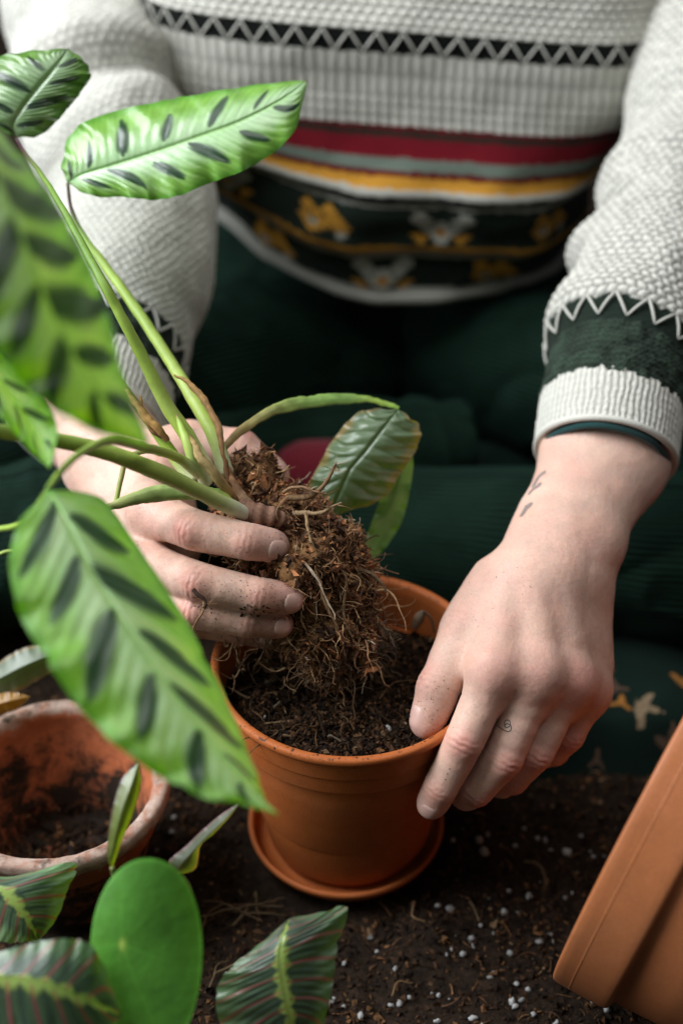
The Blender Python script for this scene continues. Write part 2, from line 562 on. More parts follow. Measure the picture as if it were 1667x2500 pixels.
# ------------------------------------------------------------------ ground
def ground():
    n = 360
    xs = np.linspace(-1, 1, n); ys = np.linspace(-1, 1, n)
    # denser in the middle
    X, Y = np.meshgrid(np.sign(xs) * np.abs(xs) ** 1.9 * 2.2, np.sign(ys) * np.abs(ys) ** 1.9 * 2.2)
    P = np.stack([X.ravel(), Y.ravel() + 0.0, 0 * X.ravel()], -1)
    z = ground_z(P)
    r = np.hypot(P[:, 0], P[:, 1])
    P[:, 2] = (z + .003) * (1 - smooth(0.7, 1.4, r)) - 0.003
    o = obj('ground', mesh_from('ground', P, grid_faces(n, n)), M['soil'])
    tag(o, kind='structure')
    return P, n

POT = np.array([0.0045, 0.0, 0.157])      # rim centre of the new pot
OLD = np.array([-0.1715, -0.036])          # axis of the old pot

def add_float(o, name, fn):
    me = o.data
    co = np.zeros(len(me.vertices) * 3, np.float32); me.vertices.foreach_get('co', co)
    float_attr(me, name, fn(co.reshape(-1, 3)))

def pots():
    h = POT[2]; R = 0.0815
    root = tag(empty('terracotta_pot', (POT[0], POT[1], 0.010)), 'smooth orange terracotta pot half filled with soil, gripped at its rim', 'plant pot')
    # body + inside as one wall
    prof = round_profile([(0.0, .010), (0.0495, .010), (0.0525, .0135), (0.0716, h - .0345), (0.0716, h - .028)], .004)
    V, Q = lathe(prof, (POT[0], POT[1], 0), 128)
    o = obj('pot_wall', mesh_from('pot_wall', V, Q), M['pot']); adopt(o, root)
    add_float(o, 'dirt', lambda c: np.full(len(c), 0.12))
    prof = round_profile([(0.0700, h - .0325), (0.0765, h - .0330), (0.0772, h - .0205), (0.0783, h - .0195), (0.0788, h - .0085), (0.0782, h - .0078),
                          (0.0800, h - .0070), (0.0823, h - .0040), (0.0815, h - .0008), (0.0790, h - .0002), (0.0765, h - .0012), (0.0752, h - .006), (0.0748, h - .012), (0.0715, h - .05), (0.060, .05), (0.0, .045)],
                         [0, .0012, .0006, .0004, .0006, .0004, .0006, .002, .002, .002, .002, .003, .003, .004, .004, 0], 5)
    V, Q = lathe(prof, (POT[0], POT[1], 0), 160)
    o = obj('pot_rim', mesh_from('pot_rim', V, Q), M['pot']); adopt(o, root)
    add_float(o, 'dirt', lambda c: 0.14 + 0.24 * smooth(.150, .1566, c[:, 2]) * (np.hypot(c[:, 0], c[:, 1]) < .0815) + .1 * (1 - smooth(.13, .15, c[:, 2])) * (np.hypot(c[:, 0], c[:, 1]) < .0745))
    # saucer
    prof = round_profile([(0.0, .0015), (0.054, .0015), (0.0625, .0135), (0.0638, .0175), (0.0620, .0195), (0.0598, .0180), (0.0585, .0105), (0.052, .0070), (0.0, .0070)], .0022, 4)
    V, Q = lathe(prof, (0.0030, -0.001, 0), 128)
    o = obj('saucer', mesh_from('saucer', V, Q), M['saucer'])
    add_float(o, 'dirt', lambda c: 0.16 + .17 * smooth(.014, .019, c[:, 2]))
    tag(o, 'shallow orange terracotta saucer under the gripped pot', 'saucer')
    # old pot: thick rolled rim with lime bloom
    hz = 0.094
    cx, cy = OLD
    prof = round_profile([(0.0, .002), (0.041, .002), (0.044, .006), (0.0570, hz - .034), (0.0595, hz - .0325), (0.0625, hz - .0170), (0.0630, hz - .0165), (0.0675, hz - .012), (0.0692, hz - .006), (0.0680, hz - .001),
                          (0.0640, hz), (0.0600, hz - .0015), (0.0580, hz - .006), (0.0565, hz - .014), (0.038, .014), (0.0, .012)],
                         [0, .003, .003, .002, .002, .003, .001, .004, .005, .004, .004, .004, .004, .006, .008, 0], 5)
    V, Q = lathe(prof, (cx, cy, 0), 160, wob=0.004, seed=1.3)
    Vn = V + vnormals(V, Q) * (fbm(V, 180, 9, 3) * .00045)[:, None]
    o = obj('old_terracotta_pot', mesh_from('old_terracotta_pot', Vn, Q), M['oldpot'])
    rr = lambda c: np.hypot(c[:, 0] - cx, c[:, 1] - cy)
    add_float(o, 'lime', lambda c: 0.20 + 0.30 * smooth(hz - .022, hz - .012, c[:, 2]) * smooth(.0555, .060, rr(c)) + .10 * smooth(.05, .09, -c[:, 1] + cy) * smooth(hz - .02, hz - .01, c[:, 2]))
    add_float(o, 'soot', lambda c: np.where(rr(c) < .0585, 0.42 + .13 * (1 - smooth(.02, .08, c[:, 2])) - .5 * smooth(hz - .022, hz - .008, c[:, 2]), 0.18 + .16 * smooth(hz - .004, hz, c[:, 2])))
    tag(o, 'empty old terracotta pot with chalky white rim and soil stains inside', 'plant pot')

def big_pot():
    """large pot lying on its side in the corner: rim towards the back left, body towards the camera right"""
    root = tag(empty('toppled_terracotta_pot', (0.30, -0.10, 0)), 'large terracotta pot lying on its side at the right edge', 'plant pot')
    ax = BIGAX; c = BIGC
    R = BIGR
    prof = round_profile([(R * .955, .02), (R * .962, .004), (R * .972, 0), (R * .995, .0005), (R, .004), (R * .992, .029), (R * .986, .033), (R * .945, .0345), (R * .938, .038), (R * .70, .235), (R * .66, .24), (0.0, .24)],
                         [0, .002, .002, .003, .003, .003, .003, .002, .002, .008, .005, 0], 5)
    V, Q = lathe(prof, c, 200, axis=ax)
    o = obj('pot_wall', mesh_from('pot_wall', V, Q), M['bigpot']); adopt(o, root)
    prof = round_profile([(R * .955, .021), (R * .93, .06), (R * .66, .23), (0.0, .232)], .004)
    V, Q = lathe(prof, c, 128, axis=ax)
    o = obj('pot_inside', mesh_from('pot_inside', V, Q), M['bigpot']); adopt(o, root)
    # moulding rings on the rim band
    mb = MB()
    for s, rr in ((.011, .9972),):
        V, Q = lathe([(R * rr - .0008, s - .0016), (R * rr + .0001, s - .0006), (R * rr + .0002, s), (R * rr + .0001, s + .0006), (R * rr - .0008, s + .0016)], c, 200, axis=ax)
        mb.add(V, Q)
    mb.build('moulding', M['bigpot'], root)
_al, _th = 0.174, -0.546
BIGAX = np.array([math.cos(_th) * math.cos(_al), math.sin(_th) * math.cos(_al), -math.sin(_al)])
BIGR = 0.128
BIGC = np.array([0.181, -0.0653, BIGR * math.cos(_al) + .001])
# ------------------------------------------------------------------ hands (signed distance fields, 0.85 mm cells)
SK = np.array([0.71, 0.480, 0.385])
TOCAM = lambda p: unit(CAM - np.asarray(p))

def chain_pts(P, R, per=5):
    """resample joints; keeps bends fairly tight at the joints"""
    P = np.asarray(P, float); R = np.asarray(R, float)
    out = []; rad = []
    for i in range(len(P) - 1):
        for t in np.linspace(0, 1, per, endpoint=False):
            out.append(P[i] * (1 - t) + P[i + 1] * t)
            # waist between joints
            w = 1 - 0.03 * math.sin(math.pi * t)
            rad.append((R[i] * (1 - t) + R[i + 1] * t) * w)
    out.append(P[-1]); rad.append(R[-1])
    out = np.array(out)
    for _ in range(2):                                   # soften the corners a little
        out[1:-1] = out[1:-1] * .5 + (out[:-2] + out[2:]) * .25
    return out, np.array(rad)

def build_hand(fingers, palm, h=0.0009):
    """fingers: list of dict(P joints, R radii, dors); palm: list of (a,b,ra,rb,k,flat)"""
    pts = np.vstack([f['P'] for f in fingers] + [np.array([p[0], p[1]]) for p in palm])
    lo = pts.min(0) - .034; hi = pts.max(0) + .034
    S = SDF(lo, hi, h)
    Dp = S.field()
    for (a, b, ra, rb, k, flat) in palm:
        S.cone(Dp, a, b, ra, rb, k, flat)
    D = Dp.copy()
    for f in fingers:
        Df = S.field()
        C, R = chain_pts(f['P'], f['R'])
        S.chain(Df, C, R, 0.0025)
        n = len(f['P'])
        for j in range(1, n - 1):                        # dorsal knuckle bumps and palmar pads
            p = f['P'][j]; d = f['D'][j]
            r = f['R'][j]
            S.cone(Df, p + d * r * .30, p + d * r * .30, r * .80, r * .80, 0.004)
        for j in range(0, n - 1):
            a, b = f['P'][j], f['P'][j + 1]; dd = unit(f['D'][j] + f['D'][j + 1])
            rr = (f['R'][j] + f['R'][j + 1]) * .5
            m0 = a * .68 + b * .32 - dd * rr * .28; m1 = a * .32 + b * .68 - dd * rr * .28
            if j > 0 or f.get('thumb'):
                S.cone(Df, m0, m1, rr * .82, rr * .80, 0.004)
        t, p = f['P'][-1], f['P'][-2]                     # fingertip pulp
        S.cone(Df, t - f['D'][-1] * .0014, t - f['D'][-1] * .0014 + unit(t - p) * .0005, f['R'][-1] * .97, f['R'][-1] * .93, 0.003)
        Fi = S.smin(Df, Dp, f.get('k', .007))
        D = S.smin(D, Fi, 0.0010)
    for f in fingers:
        if 'mcp' in f:
            p, r, k = f['mcp']
            S.cone(D, p, p, r, r, k)
    V, Q = S.mesh(D)
    V = relax(V, Q, 2, .5)
    return V, Q

def finger(joints, radii, dors, **kw):
    """joints [(px,py,zc)...]; dors: dorsal direction hint per joint (world vectors)"""
    P = np.array([W(*j) for j in joints])
    T = unit(np.gradient(P, axis=0))
    D = []
    for i in range(len(P)):
        d = np.asarray(dors[i] if isinstance(dors, list) else dors, float)
        D.append(unit(d - T[i] * (d @ T[i])))
    f = dict(P=P, R=np.array(radii) * 1e-3, D=np.array(D)); f.update(kw)
    return f

def skin_detail(V, Q, fingers, extra_red=(), dirt=0.0, seed=0):
    """creases at the finger joints + colour"""
    Nn = vnormals(V, Q)
    disp = np.zeros(len(V)); red = np.zeros(len(V)); tip = np.zeros(len(V)); crease = np.zeros(len(V))
    for f in fingers:
        n = len(f['P'])
        for j in range(1, n - 1):
            p, d, r = f['P'][j], f['D'][j], f['R'][j]
            T = unit(f['P'][j + 1] - f['P'][j - 1])
            q = V - p
            near = np.linalg.norm(q, axis=1) < r * 2.2
            if not near.any(): continue
            s = q[near] @ T; side = np.cross(T, d); w = q[near] @ side; up = q[near] @ d
            dorsal = smooth(-.1, .45, up / r)
            big = 1.0 if j == 1 else .6
            wig = .0004 * np.sin(w * 900 + j * 2 + seed)
            g = np.zeros(near.sum())
            for s0, dep, wid in ((-.0036, .30, .0009), (-.0003, .50, .0010), (.0030, .32, .0009)):
                arc = s0 * (1 + 18 * np.abs(w)) + wig * (1 if s0 > 0 else -1)
                g += dep * np.exp(-((s - arc) / wid) ** 2)
            lat = np.exp(-(w / (r * .80)) ** 2)
            big *= .35 if f.get('thumb') and j == 1 else 1
            disp[near] -= g * dorsal * lat * .0011 * big
            crease[near] += g * dorsal * lat * big
            # palmar/lateral crease
            disp[near] -= .00035 * np.exp(-(s / .0007) ** 2) * (1 - dorsal) * .8
            dist = np.sqrt((s / (r * .9)) ** 2 + (w / (r * .85)) ** 2)
            red[near] = np.maximum(red[near], np.exp(-dist ** 2) * dorsal * (.25 if f.get('thumb') and j == 1 else 1.0 if j == 1 else .7))
        t = f['P'][-1]
        q = np.linalg.norm(V - t, axis=1)
        tip = np.maximum(tip, np.exp(-(q / .012) ** 2))
    for p, r, a in extra_red:
        q = np.linalg.norm(V - p, axis=1)
        red = np.maximum(red, a * np.exp(-(q / r) ** 2))
    V2 = V + Nn * disp[:, None]
    V2 = V2 + Nn * (fbm(V, 95, 11 + seed, 3) * .00022)[:, None]
    c = np.tile(SK, (len(V), 1))
    c = c * (1 + .08 * fbm(V, 60, 21 + seed, 4))[:, None]
    pk = smooth(.0, .8, fbm(V, 26, 23 + seed, 3))[:, None]; c = c * (1 - pk * np.array([.02, .10, .09]))
    c = c * (1 - red[:, None] * np.array([.08, .34, .33]))
    c = c * (1 - tip[:, None] * np.array([.05, .22, .18]))
    c = c * (1 - np.clip(crease, 0, .8)[:, None] * np.array([.30, .46, .50]))
    if dirt:
        dn = smooth(.35, .9, fbm(V, 70, 31, 3) * .5 + .35 + tip * .35)
        spk = smooth(.45, .70, fbm(V, 520, 33, 2))
        k = np.clip(dn * .30 * dirt + spk * dn * .5, 0, .7)[:, None]
        c = c * (1 - k) + np.array([.16, .085, .05]) * k
    return V2, np.clip(c, 0, 1)

def nail(bvh, f, length, width, shift=0.0, roll=0.0):
    """nail plate laid on the skin near the fingertip"""
    t, p = f['P'][-1], f['P'][-2]
    T = unit(t - p); d = f['D'][-1]; d = unit(d - T * (d @ T)); s = np.cross(T, d)
    if roll:
        d, s = d * math.cos(roll) + s * math.sin(roll), s * math.cos(roll) - d * math.sin(roll)
    r = f['R'][-1]
    nu, nv = 15, 17
    V = []; C = []
    for j in range(nv):
        y = -1 + 2 * j / (nv - 1)
        for i in range(nu):
            x = -1 + 2 * i / (nu - 1)
            # superellipse outline, rounder at the base
            lim = (1 - abs(y) ** (3.2 if y > 0 else 2.6)) ** .5 if abs(y) < 1 else 0.0
            lim = max(lim, .12)
            a = x * lim * width * .5
            b = t + T * (y * length * .5 + r * .10 + shift - .0015) + s * a
            hit = bvh.ray_cast(Vector(b + d * .02), Vector(-d), .03)
            if hit[0] is None or np.linalg.norm(np.array(hit[0]) - b) > r * 1.6:
                hit = bvh.find_nearest(Vector(b + d * r * .5))
            base = np.array(hit[0])
            edge = max(abs(x), abs(y) ** 1.5)
            V.append(base + d * (.00045 * (1 - edge ** 6) - .0003 * edge ** 8) + T * 0)
            pale = smooth(.72, .92, y)
            lun = math.exp(-((y + .85) / .22) ** 2 - (x / .6) ** 2) * .35
            k = min(1, pale * .30 + lun)
            c = np.array([.68, .42, .36]) * (1 - k) + np.array([.74, .62, .54]) * k
            if edge > .88: c = c * np.array([.55, .45, .42])
            C.append(c)
    V = np.array(V)
    Q = grid_faces(nu, nv)
    # smooth plate across
    G = V.reshape(nv, nu, 3)
    for _ in range(2):
        G[1:-1, 1:-1] = G[1:-1, 1:-1] * .4 + (G[:-2, 1:-1] + G[2:, 1:-1] + G[1:-1, :-2] + G[1:-1, 2:]) * .15
    me = mesh_from('fingernail', G.reshape(-1, 3), Q)
    color_attr(me, 'col', np.array(C))
    return me

def hands():
    cv = TOCAM(W(1250, 1650, .8))
    upv = UP; rt = np.array([1.0, 0, 0])
    # ---------------- hand resting on the pot rim (right in the picture)
    fi = finger([(1207, 1635, .792), (1133, 1812, .790), (1075, 1922, .801), (1054, 1964, .808)], [12.4, 10.6, 9.3, 8.2], cv, k=.009)
    mi = finger([(1310, 1645, .797), (1228, 1850, .799), (1160, 1925, .812), (1134, 1942, .820)], [12.8, 11.1, 9.5, 8.2], [cv, cv + rt * .5 - upv * .2, cv * .6 - upv * .8 + rt * .3, cv * .4 - upv], k=.009)
    ri = finger([(1388, 1660, .809), (1306, 1838, .809), (1250, 1898, .826), (1220, 1915, .840)], [11.7, 10.2, 8.8, 7.6], [cv, cv + rt * .5, cv * .6 - upv * .8 + rt * .3, cv * .4 - upv], k=.009)
    pi = finger([(1430, 1688, .826), (1385, 1795, .828), (1350, 1832, .842), (1326, 1844, .855)], [10.8, 9.2, 8.0, 6.9], [cv, cv + rt * .5, cv * .6 - upv * .8 + rt * .3, cv * .4 - upv], k=.009)
    tdir = -rt * .75 + cv * .55 + upv * .1
    th = finger([(1205, 1430, .845), (1127, 1543, .819), (1070, 1680, .808), (1040, 1762, .808)], [13, 12.4, 11.6, 9.3], [cv - rt * .3, cv - rt * .5, tdir, tdir], k=.013, thumb=True)
    wr = W(1366, 1345, .850); cf = W(1478, 1110, .893); far = W(1518, 885, .931)
    fl = (cv, .72)
    ac = unit(np.cross(cf - wr, cv))               # across the wrist
    if ac[0] < 0: ac = -ac
    palm = [(far, cf, .038, .0385, .01, fl), (cf, wr + unit(cf - wr) * .014, .0375, .0305, .012, fl),
            (wr + unit(cf - wr) * .015, wr - unit(cf - wr) * .012, .0305, .0300, .012, fl)]
    mc = [(1252, 1420, .830), (1305, 1415, .826), (1358, 1418, .829), (1402, 1428, .838)]
    for b, f, r0, r1 in zip(mc, (fi, mi, ri, pi), (16, 16, 15.5, 14.5), (13.4, 13.4, 12.4, 11.2)):
        palm.append((W(*b), f['P'][0] - f['D'][0] * .001, r0 * 1e-3, r1 * 1e-3, .011, None))
        palm.append((wr, W(*b), .0225, r0 * 1e-3, .014, None))
        # tendon
        palm.append((W(*b) + cv * .0080, f['P'][0] + cv * .0066, .0055, .0048, .011, None))
    palm.append((W(1300, 1480, .838), W(1350, 1590, .828), .018, .016, .016, None))       # palm flesh
    palm.append((W(1420, 1450, .850), W(1440, 1620, .838), .0165, .0120, .014, None))     # hypothenar
    palm.append((W(1212, 1435, .848), W(1140, 1545, .830), .0130, .0115, .016, None))     # thenar
    palm.append((W(1175, 1500, .822), W(1190, 1590, .812), .0100, .0090, .014, None))     # web to the index
    for p, q in ((fi, mi), (mi, ri), (ri, pi)):                                           # knuckle ridge and webs
        palm.append((p['P'][0] - cv * .0005, q['P'][0] - cv * .0005, .0122, .0118, .010, None))
        m = (p['P'][0] * .70 + p['P'][1] * .30 + q['P'][0] * .70 + q['P'][1] * .30) / 2
        palm.append(((p['P'][0] + q['P'][0]) / 2, m - cv * .002, .010, .0075, .010, None))
    palm.append((W(1462, 1330, .845), W(1462, 1330, .845), .0090, .0090, .018, None))     # ulna head
    for f, r, off in ((fi, 9.6, .0022), (mi, 9.8, .0032), (ri, 9.2, .0030), (pi, 8.2, .0030)):
        f['mcp'] = (f['P'][0] + cv * off, r * 1e-3, .011)
    F1 = [fi, mi, ri, pi, th]
    V1, Q1 = build_hand(F1, palm)
    red = [(f['P'][0] + cv * .010, .014, .75) for f in (fi, mi, ri, pi)] + [(W(1420, 1330, .83), .02, .35), (W(1320, 1300, .83), .02, .25)]
    V1, c1 = skin_detail(V1, Q1, F1, red, 0.0, 1)
    # ---------------- hand holding the root ball (left in the picture)
    dn = cv - upv * .25
    fi2 = finger([(372, 1250, .822), (474, 1295, .790), (603, 1322, .786), (668, 1333, .792)], [13.0, 11.0, 9.8, 8.5], dn, k=.010)
    mi2 = finger([(352, 1375, .820), (490, 1424, .784), (628, 1454, .786), (706, 1462, .793)], [12.8, 10.8, 9.6, 8.2], dn, k=.010)
    ri2 = finger([(362, 1452, .828), (480, 1492, .792), (606, 1516, .795), (682, 1523, .801)], [12.0, 10.0, 9.0, 7.7], dn, k=.010)
    pi2 = finger([(385, 1500, .850), (480, 1520, .832), (590, 1540, .838), (655, 1556, .840)], [10.0, 8.4, 7.4, 6.4], dn, k=.010)
    tu = upv * .8 + cv * .3
    th2 = finger([(390, 1130, .868), (468, 1082, .872), (585, 1098, .870), (668, 1158, .866)], [17, 13.0, 12.0, 9.4], tu, k=.014, thumb=True)
    wr2 = W(285, 1125, .895); cf2 = W(222, 1010, .945); far2 = W(262, 860, .985)
    palm2 = [(far2, cf2, .039, .037, .01, None), (cf2, wr2, .0375, .031, .014, None)]
    for b, f, r0, r1 in zip([(335, 1160, .875), (315, 1200, .870), (305, 1240, .870), (305, 1270, .875)], (fi2, mi2, ri2, pi2), (17, 17, 16, 14.5), (12.8, 12.6, 11.8, 10.8)):
        palm2.append((W(*b), f['P'][0], r0 * 1e-3, r1 * 1e-3, .012, None))
        palm2.append((wr2, W(*b), .026, r0 * 1e-3, .014, None))
    palm2.append((W(390, 1170, .872), W(440, 1110, .875), .017, .013, .016, None))
    palm2.append((W(400, 1200, .862), W(430, 1320, .850), .016, .014, .016, None))
    palm2.append((W(390, 1300, .850), W(410, 1440, .845), .016, .014, .016, None))
    for f, r in ((fi2, 9.4), (mi2, 9.4), (ri2, 8.6)):
        f['mcp'] = (f['P'][0] + cv * .0040, r * 1e-3, .006)
    F2 = [fi2, mi2, ri2, pi2, th2]
    V2, Q2 = build_hand(F2, palm2)
    red = [(f['P'][0] + cv * .010, .014, .5) for f in (fi2, mi2, ri2)]
    V2, c2 = skin_detail(V2, Q2, F2, red, 0.9, 5)
    fd = np.full(len(V2), 9.)
    for f in (mi2, ri2, pi2):
        for p in np.vstack([f['P'], (f['P'][1:] + f['P'][:-1]) / 2]): fd = np.minimum(fd, np.linalg.norm(V2 - p, axis=1))
    k = (smooth(.024, .012, fd) * (.55 + .45 * fbm(V2, 55, 44, 3)))[:, None] * .34
    c2 = c2 * (1 - k) + np.array([.24, .13, .085]) * k
    # ---------------- the arms and trunk that carry them, hidden in the jumper
    S = SDF((-.36, .10, .02), (.42, .72, .66), .008)
    D = S.field()
    arms = [([far, RSLEEVE[2], RSLEEVE[1], RSLEEVE[0], np.array([.19, .585, .54])], [.036, .034, .034, .038, .04]),
            ([far2, LSLEEVE[2], LSLEEVE[1], LSLEEVE[0], np.array([-.10, .585, .54])], [.036, .036, .038, .040, .04])]
    for P, R in arms:
        for i in range(len(P) - 1): S.cone(D, P[i], P[i + 1], R[i], R[i + 1], .012)
    S.cone(D, (.045, .58, .20), (.045, .575, .46), .085, .085, .012); S.cone(D, (-.045, .575, .50), (.135, .575, .50), .05, .05, .012)
    S.cone(D, (.045, .575, .50), (.045, .58, .62), .048, .046, .012)
    V3, Q3 = S.mesh(D)
    c3 = np.tile(SK, (len(V3), 1))
    n1, n2 = len(V1), len(V2)
    me = mesh_from('body', np.vstack([V1, V2, V3]), [np.vstack([Q1, Q2 + n1, Q3 + n1 + n2])])
    color_attr(me, 'col', np.vstack([c1, c2, c3]))
    body = obj('body', me, M['skin'])
    adopt(body, PERSON)
    bvh = BVHTree.FromPolygons([Vector(v) for v in np.vstack([V1, V2])], [tuple(q) for q in np.vstack([Q1, Q2 + n1]).tolist()])
    specs = [(fi, .0118, .0128, .001, 0), (mi, .0118, .0125, 0, 0), (ri, .0105, .0115, 0, 0), (pi, .0095, .0100, 0, 0), (th, .0150, .0140, 0, 0),
             (fi2, .0125, .0125, .0005, 0), (mi2, .0120, .0120, .0005, 0), (ri2, .0110, .0108, .0005, 0), (pi2, .0095, .0095, 0, 0), (th2, .0140, .0130, 0, 0)]
    for f, L, w, sh, ro in specs:
        o = obj('fingernail', nail(bvh, f, L, w, sh, ro), M['nail'])
        adopt(o, body)
    tattoos(bvh, body)
    specks(bvh, body)
    return bvh

def skin_hit(bvh, px, py):
    d = unit(W(px, py, 1.0) - CAM)
    h = bvh.ray_cast(Vector(CAM), Vector(d), 2.0)
    return (np.array(h[0]), np.array(h[1])) if h[0] is not None else None

def specks(bvh, body):
    """soil grains clinging to the skin"""
    r = np.random.default_rng(3); mb = MB(); pos = []; size = []
    def scatter(n, x0, x1, y0, y1, s0, s1):
        for _ in range(n):
            q = skin_hit(bvh, r.uniform(x0, x1), r.uniform(y0, y1))
            if q is not None: pos.append(q[0]); size.append(r.uniform(s0, s1))
    scatter(24, 1130, 1300, 1380, 1560, .00015, .0004); scatter(9, 1050, 1260, 1560, 1950, .00012, .0003); scatter(60, 1015, 1110, 1650, 1800, .00015, .0005); scatter(30, 1020, 1200, 1700, 1990, .0001, .00022); scatter(40, 1100, 1470, 1350, 1720, .00008, .0002)
    scatter(60, 480, 740, 1290, 1360, .00012, .0003); scatter(320, 480, 760, 1390, 1500, .00012, .00038); scatter(150, 470, 730, 1480, 1570, .00015, .00045)
    scatter(26, 585, 660, 1475, 1505, .0004, .0012); scatter(40, 330, 700, 1030, 1250, .00012, .0003)
    chips(mb, np.array(pos), np.array(size), np.tile([.035, .018, .010], (len(pos), 1)) * r.uniform(.5, 2, (len(pos), 1)), 1.8, 9)
    o = mb.build('soil_specks', M['crumb'], body, False); o['kind'] = 'stuff'

def tattoos(bvh, body):
    """fine ink lines lying on the skin"""
    def ribbon(mb, pix, w):
        pts = []
        for (x, y) in spline(pix, len(pix) * 5):
            r = skin_hit(bvh, x, y)
            if r is not None: pts.append(r)
        if len(pts) < 3: return
        P = np.array([a for a, b in pts]); Nn = np.array([b if (b @ (CAM - a)) > 0 else -b for a, b in pts])
        T = unit(np.gradient(P, axis=0)); s = unit(np.cross(T, Nn))
        ww = w * np.ones(len(P)); ww[0] *= .4; ww[-1] *= .4
        L = P + s * ww[:, None] + Nn * .00012; R = P - s * ww[:, None] + Nn * .00012
        V = np.stack([L, R], 1).reshape(-1, 3)
        mb.add(V, grid_faces(2, len(P)))
    # looped squiggle on the middle finger
    mb = MB()
    ribbon(mb, [(1212, 1771), (1221, 1777), (1229, 1782), (1240, 1786), (1247, 1781), (1246, 1771), (1237, 1767), (1231, 1771), (1236, 1776), (1244, 1772), (1244, 1761), (1236, 1758), (1231, 1764), (1233, 1772)], .00026)
    o = mb.build('tattoo', M['ink'], body); o['label'] = 'small looped line tattoo on the finger'
    mb = MB()
    for (x, y) in ((1097, 1877), (1092, 1889), (1087, 1903)):
        r = skin_hit(bvh, x, y)
        if r is None: continue
        p, n = r
        n = n if n @ (CAM - p) > 0 else -n
        a = unit(np.cross(n, [1, 0, .2])); b = np.cross(n, a)
        t = np.linspace(0, 2 * np.pi, 8, endpoint=False)
        V = np.vstack([p + n * .00015 + .00042 * (np.cos(t)[:, None] * a + np.sin(t)[:, None] * b), p + n * .00018])
        mb.add(V, None, np.stack([np.arange(8), (np.arange(8) + 1) % 8, np.full(8, 8)], -1))
    o = mb.build('tattoo', M['ink'], body); o['label'] = 'three small ink dots in a row on the index finger'
    mb = MB()
    ribbon(mb, [(1332, 1152), (1324, 1156), (1314, 1165), (1307, 1176), (1300, 1190)], 0.0018)
    ribbon(mb, [(1318, 1178), (1314, 1186), (1304, 1192), (1295, 1200), (1290, 1208)], 0.0015)
    ribbon(mb, [(1296, 1227), (1290, 1236), (1282, 1243), (1276, 1254), (1270, 1262)], 0.0020)
    ribbon(mb, [(1286, 1232), (1280, 1244), (1272, 1258)], 0.0015)
    o = mb.build('tattoo', M['inkfade'], body); o['label'] = 'faded grey tattoo on the side of the forearm'
# ------------------------------------------------------------------ jumper and trousers
CREAM = np.array([.63, .62, .56]); GREY = np.array([.36, .36, .31]); BLACK = np.array([.008, .015, .010]); RED = np.array([.17, .005, .013])
YEL = np.array([.58, .28, .035]); SAGE = np.array([.16, .20, .165]); DKBR = np.array([.035, .02, .014]); DKGR = np.array([.030, .050, .034]); TEAL = np.array([.006, .045, .045])

def knit_h(u, v, cu, cv_, kind):
    """stitch relief 0..1 ; u across, v along (metres)"""
    a = u / cu; b = v / cv_
    if kind == 'stock':                                   # little V stitches
        f = a - np.floor(a)
        x = np.where(f < .5, f * 2, 2 - f * 2)
        ph = b + .55 * x
        leg = np.sqrt(np.clip(np.sin(np.pi * np.mod(f * 2, 1)), 0, 1))
        return leg * (.55 + .45 * np.cos(2 * np.pi * ph))
    if kind == 'waffle':                                  # slanted chunky stitches, rows staggered
        row = np.floor(b); fb = b - row
        aa = a + .5 * np.mod(row, 2) + .35 * (fb - .5) * np.where(np.mod(row, 2) > .5, 1, -1)
        return np.sqrt(np.abs(np.sin(np.pi * aa))) * np.sqrt(np.clip(np.sin(np.pi * fb), 0, 1))
    if kind == 'rib':
        return np.abs(np.sin(np.pi * a)) ** .7 * (.85 + .15 * np.cos(2 * np.pi * b))
    if kind == 'grid':
        return (np.abs(np.sin(np.pi * a)) ** .6) * (.35 + .65 * np.abs(np.sin(np.pi * b)) ** .6)
    return np.zeros_like(u)

DOG = ["...YY....YY......", "..YYYY..YYYY.....", "..YYYYYYYYYYY....", "...YKYYYKYYYYY...", "..YYYYYYYYYYYYY..", ".YYYWKWYYYYYYYYY.", "..YYWWWYYY.YYYY..", "...YYYYY....WWW..", "....YY......WW..."]
PUP = [".WWW.........WWW.", "WWWWW.......WWWWW", "WWWWWW..K..WWWWWW", ".WWWWW.WWW.WWWWW.", "..WWWWWWWWWWWWW..", "...WWKWWWWWKWW...", "....WWWYOYWWW....", "YYY..WWYYYWW..YYY", ".YYYY.WWWWW.YYYY.", "..YY...WWW...YY.."]
def stamp(col, u, s, bits, u0, s0, du, ds):
    h = len(bits); w = len(bits[0])
    i = np.floor((u - u0) / du + w / 2).astype(int); j = np.floor((s - s0) / ds + h / 2).astype(int)
    ok = (i >= 0) & (i < w) & (j >= 0) & (j < h)
    pal = {'Y': YEL, 'W': np.array([.45, .45, .40]), 'K': BLACK, 'O': np.array([.4, .12, .02])}
    arr = np.array([[ord(ch) for ch in row] for row in bits])
    code = np.zeros(u.shape, int); code[ok] = arr[j[ok], i[ok]]
    for ch, c in pal.items(): col[code == ord(ch)] = c

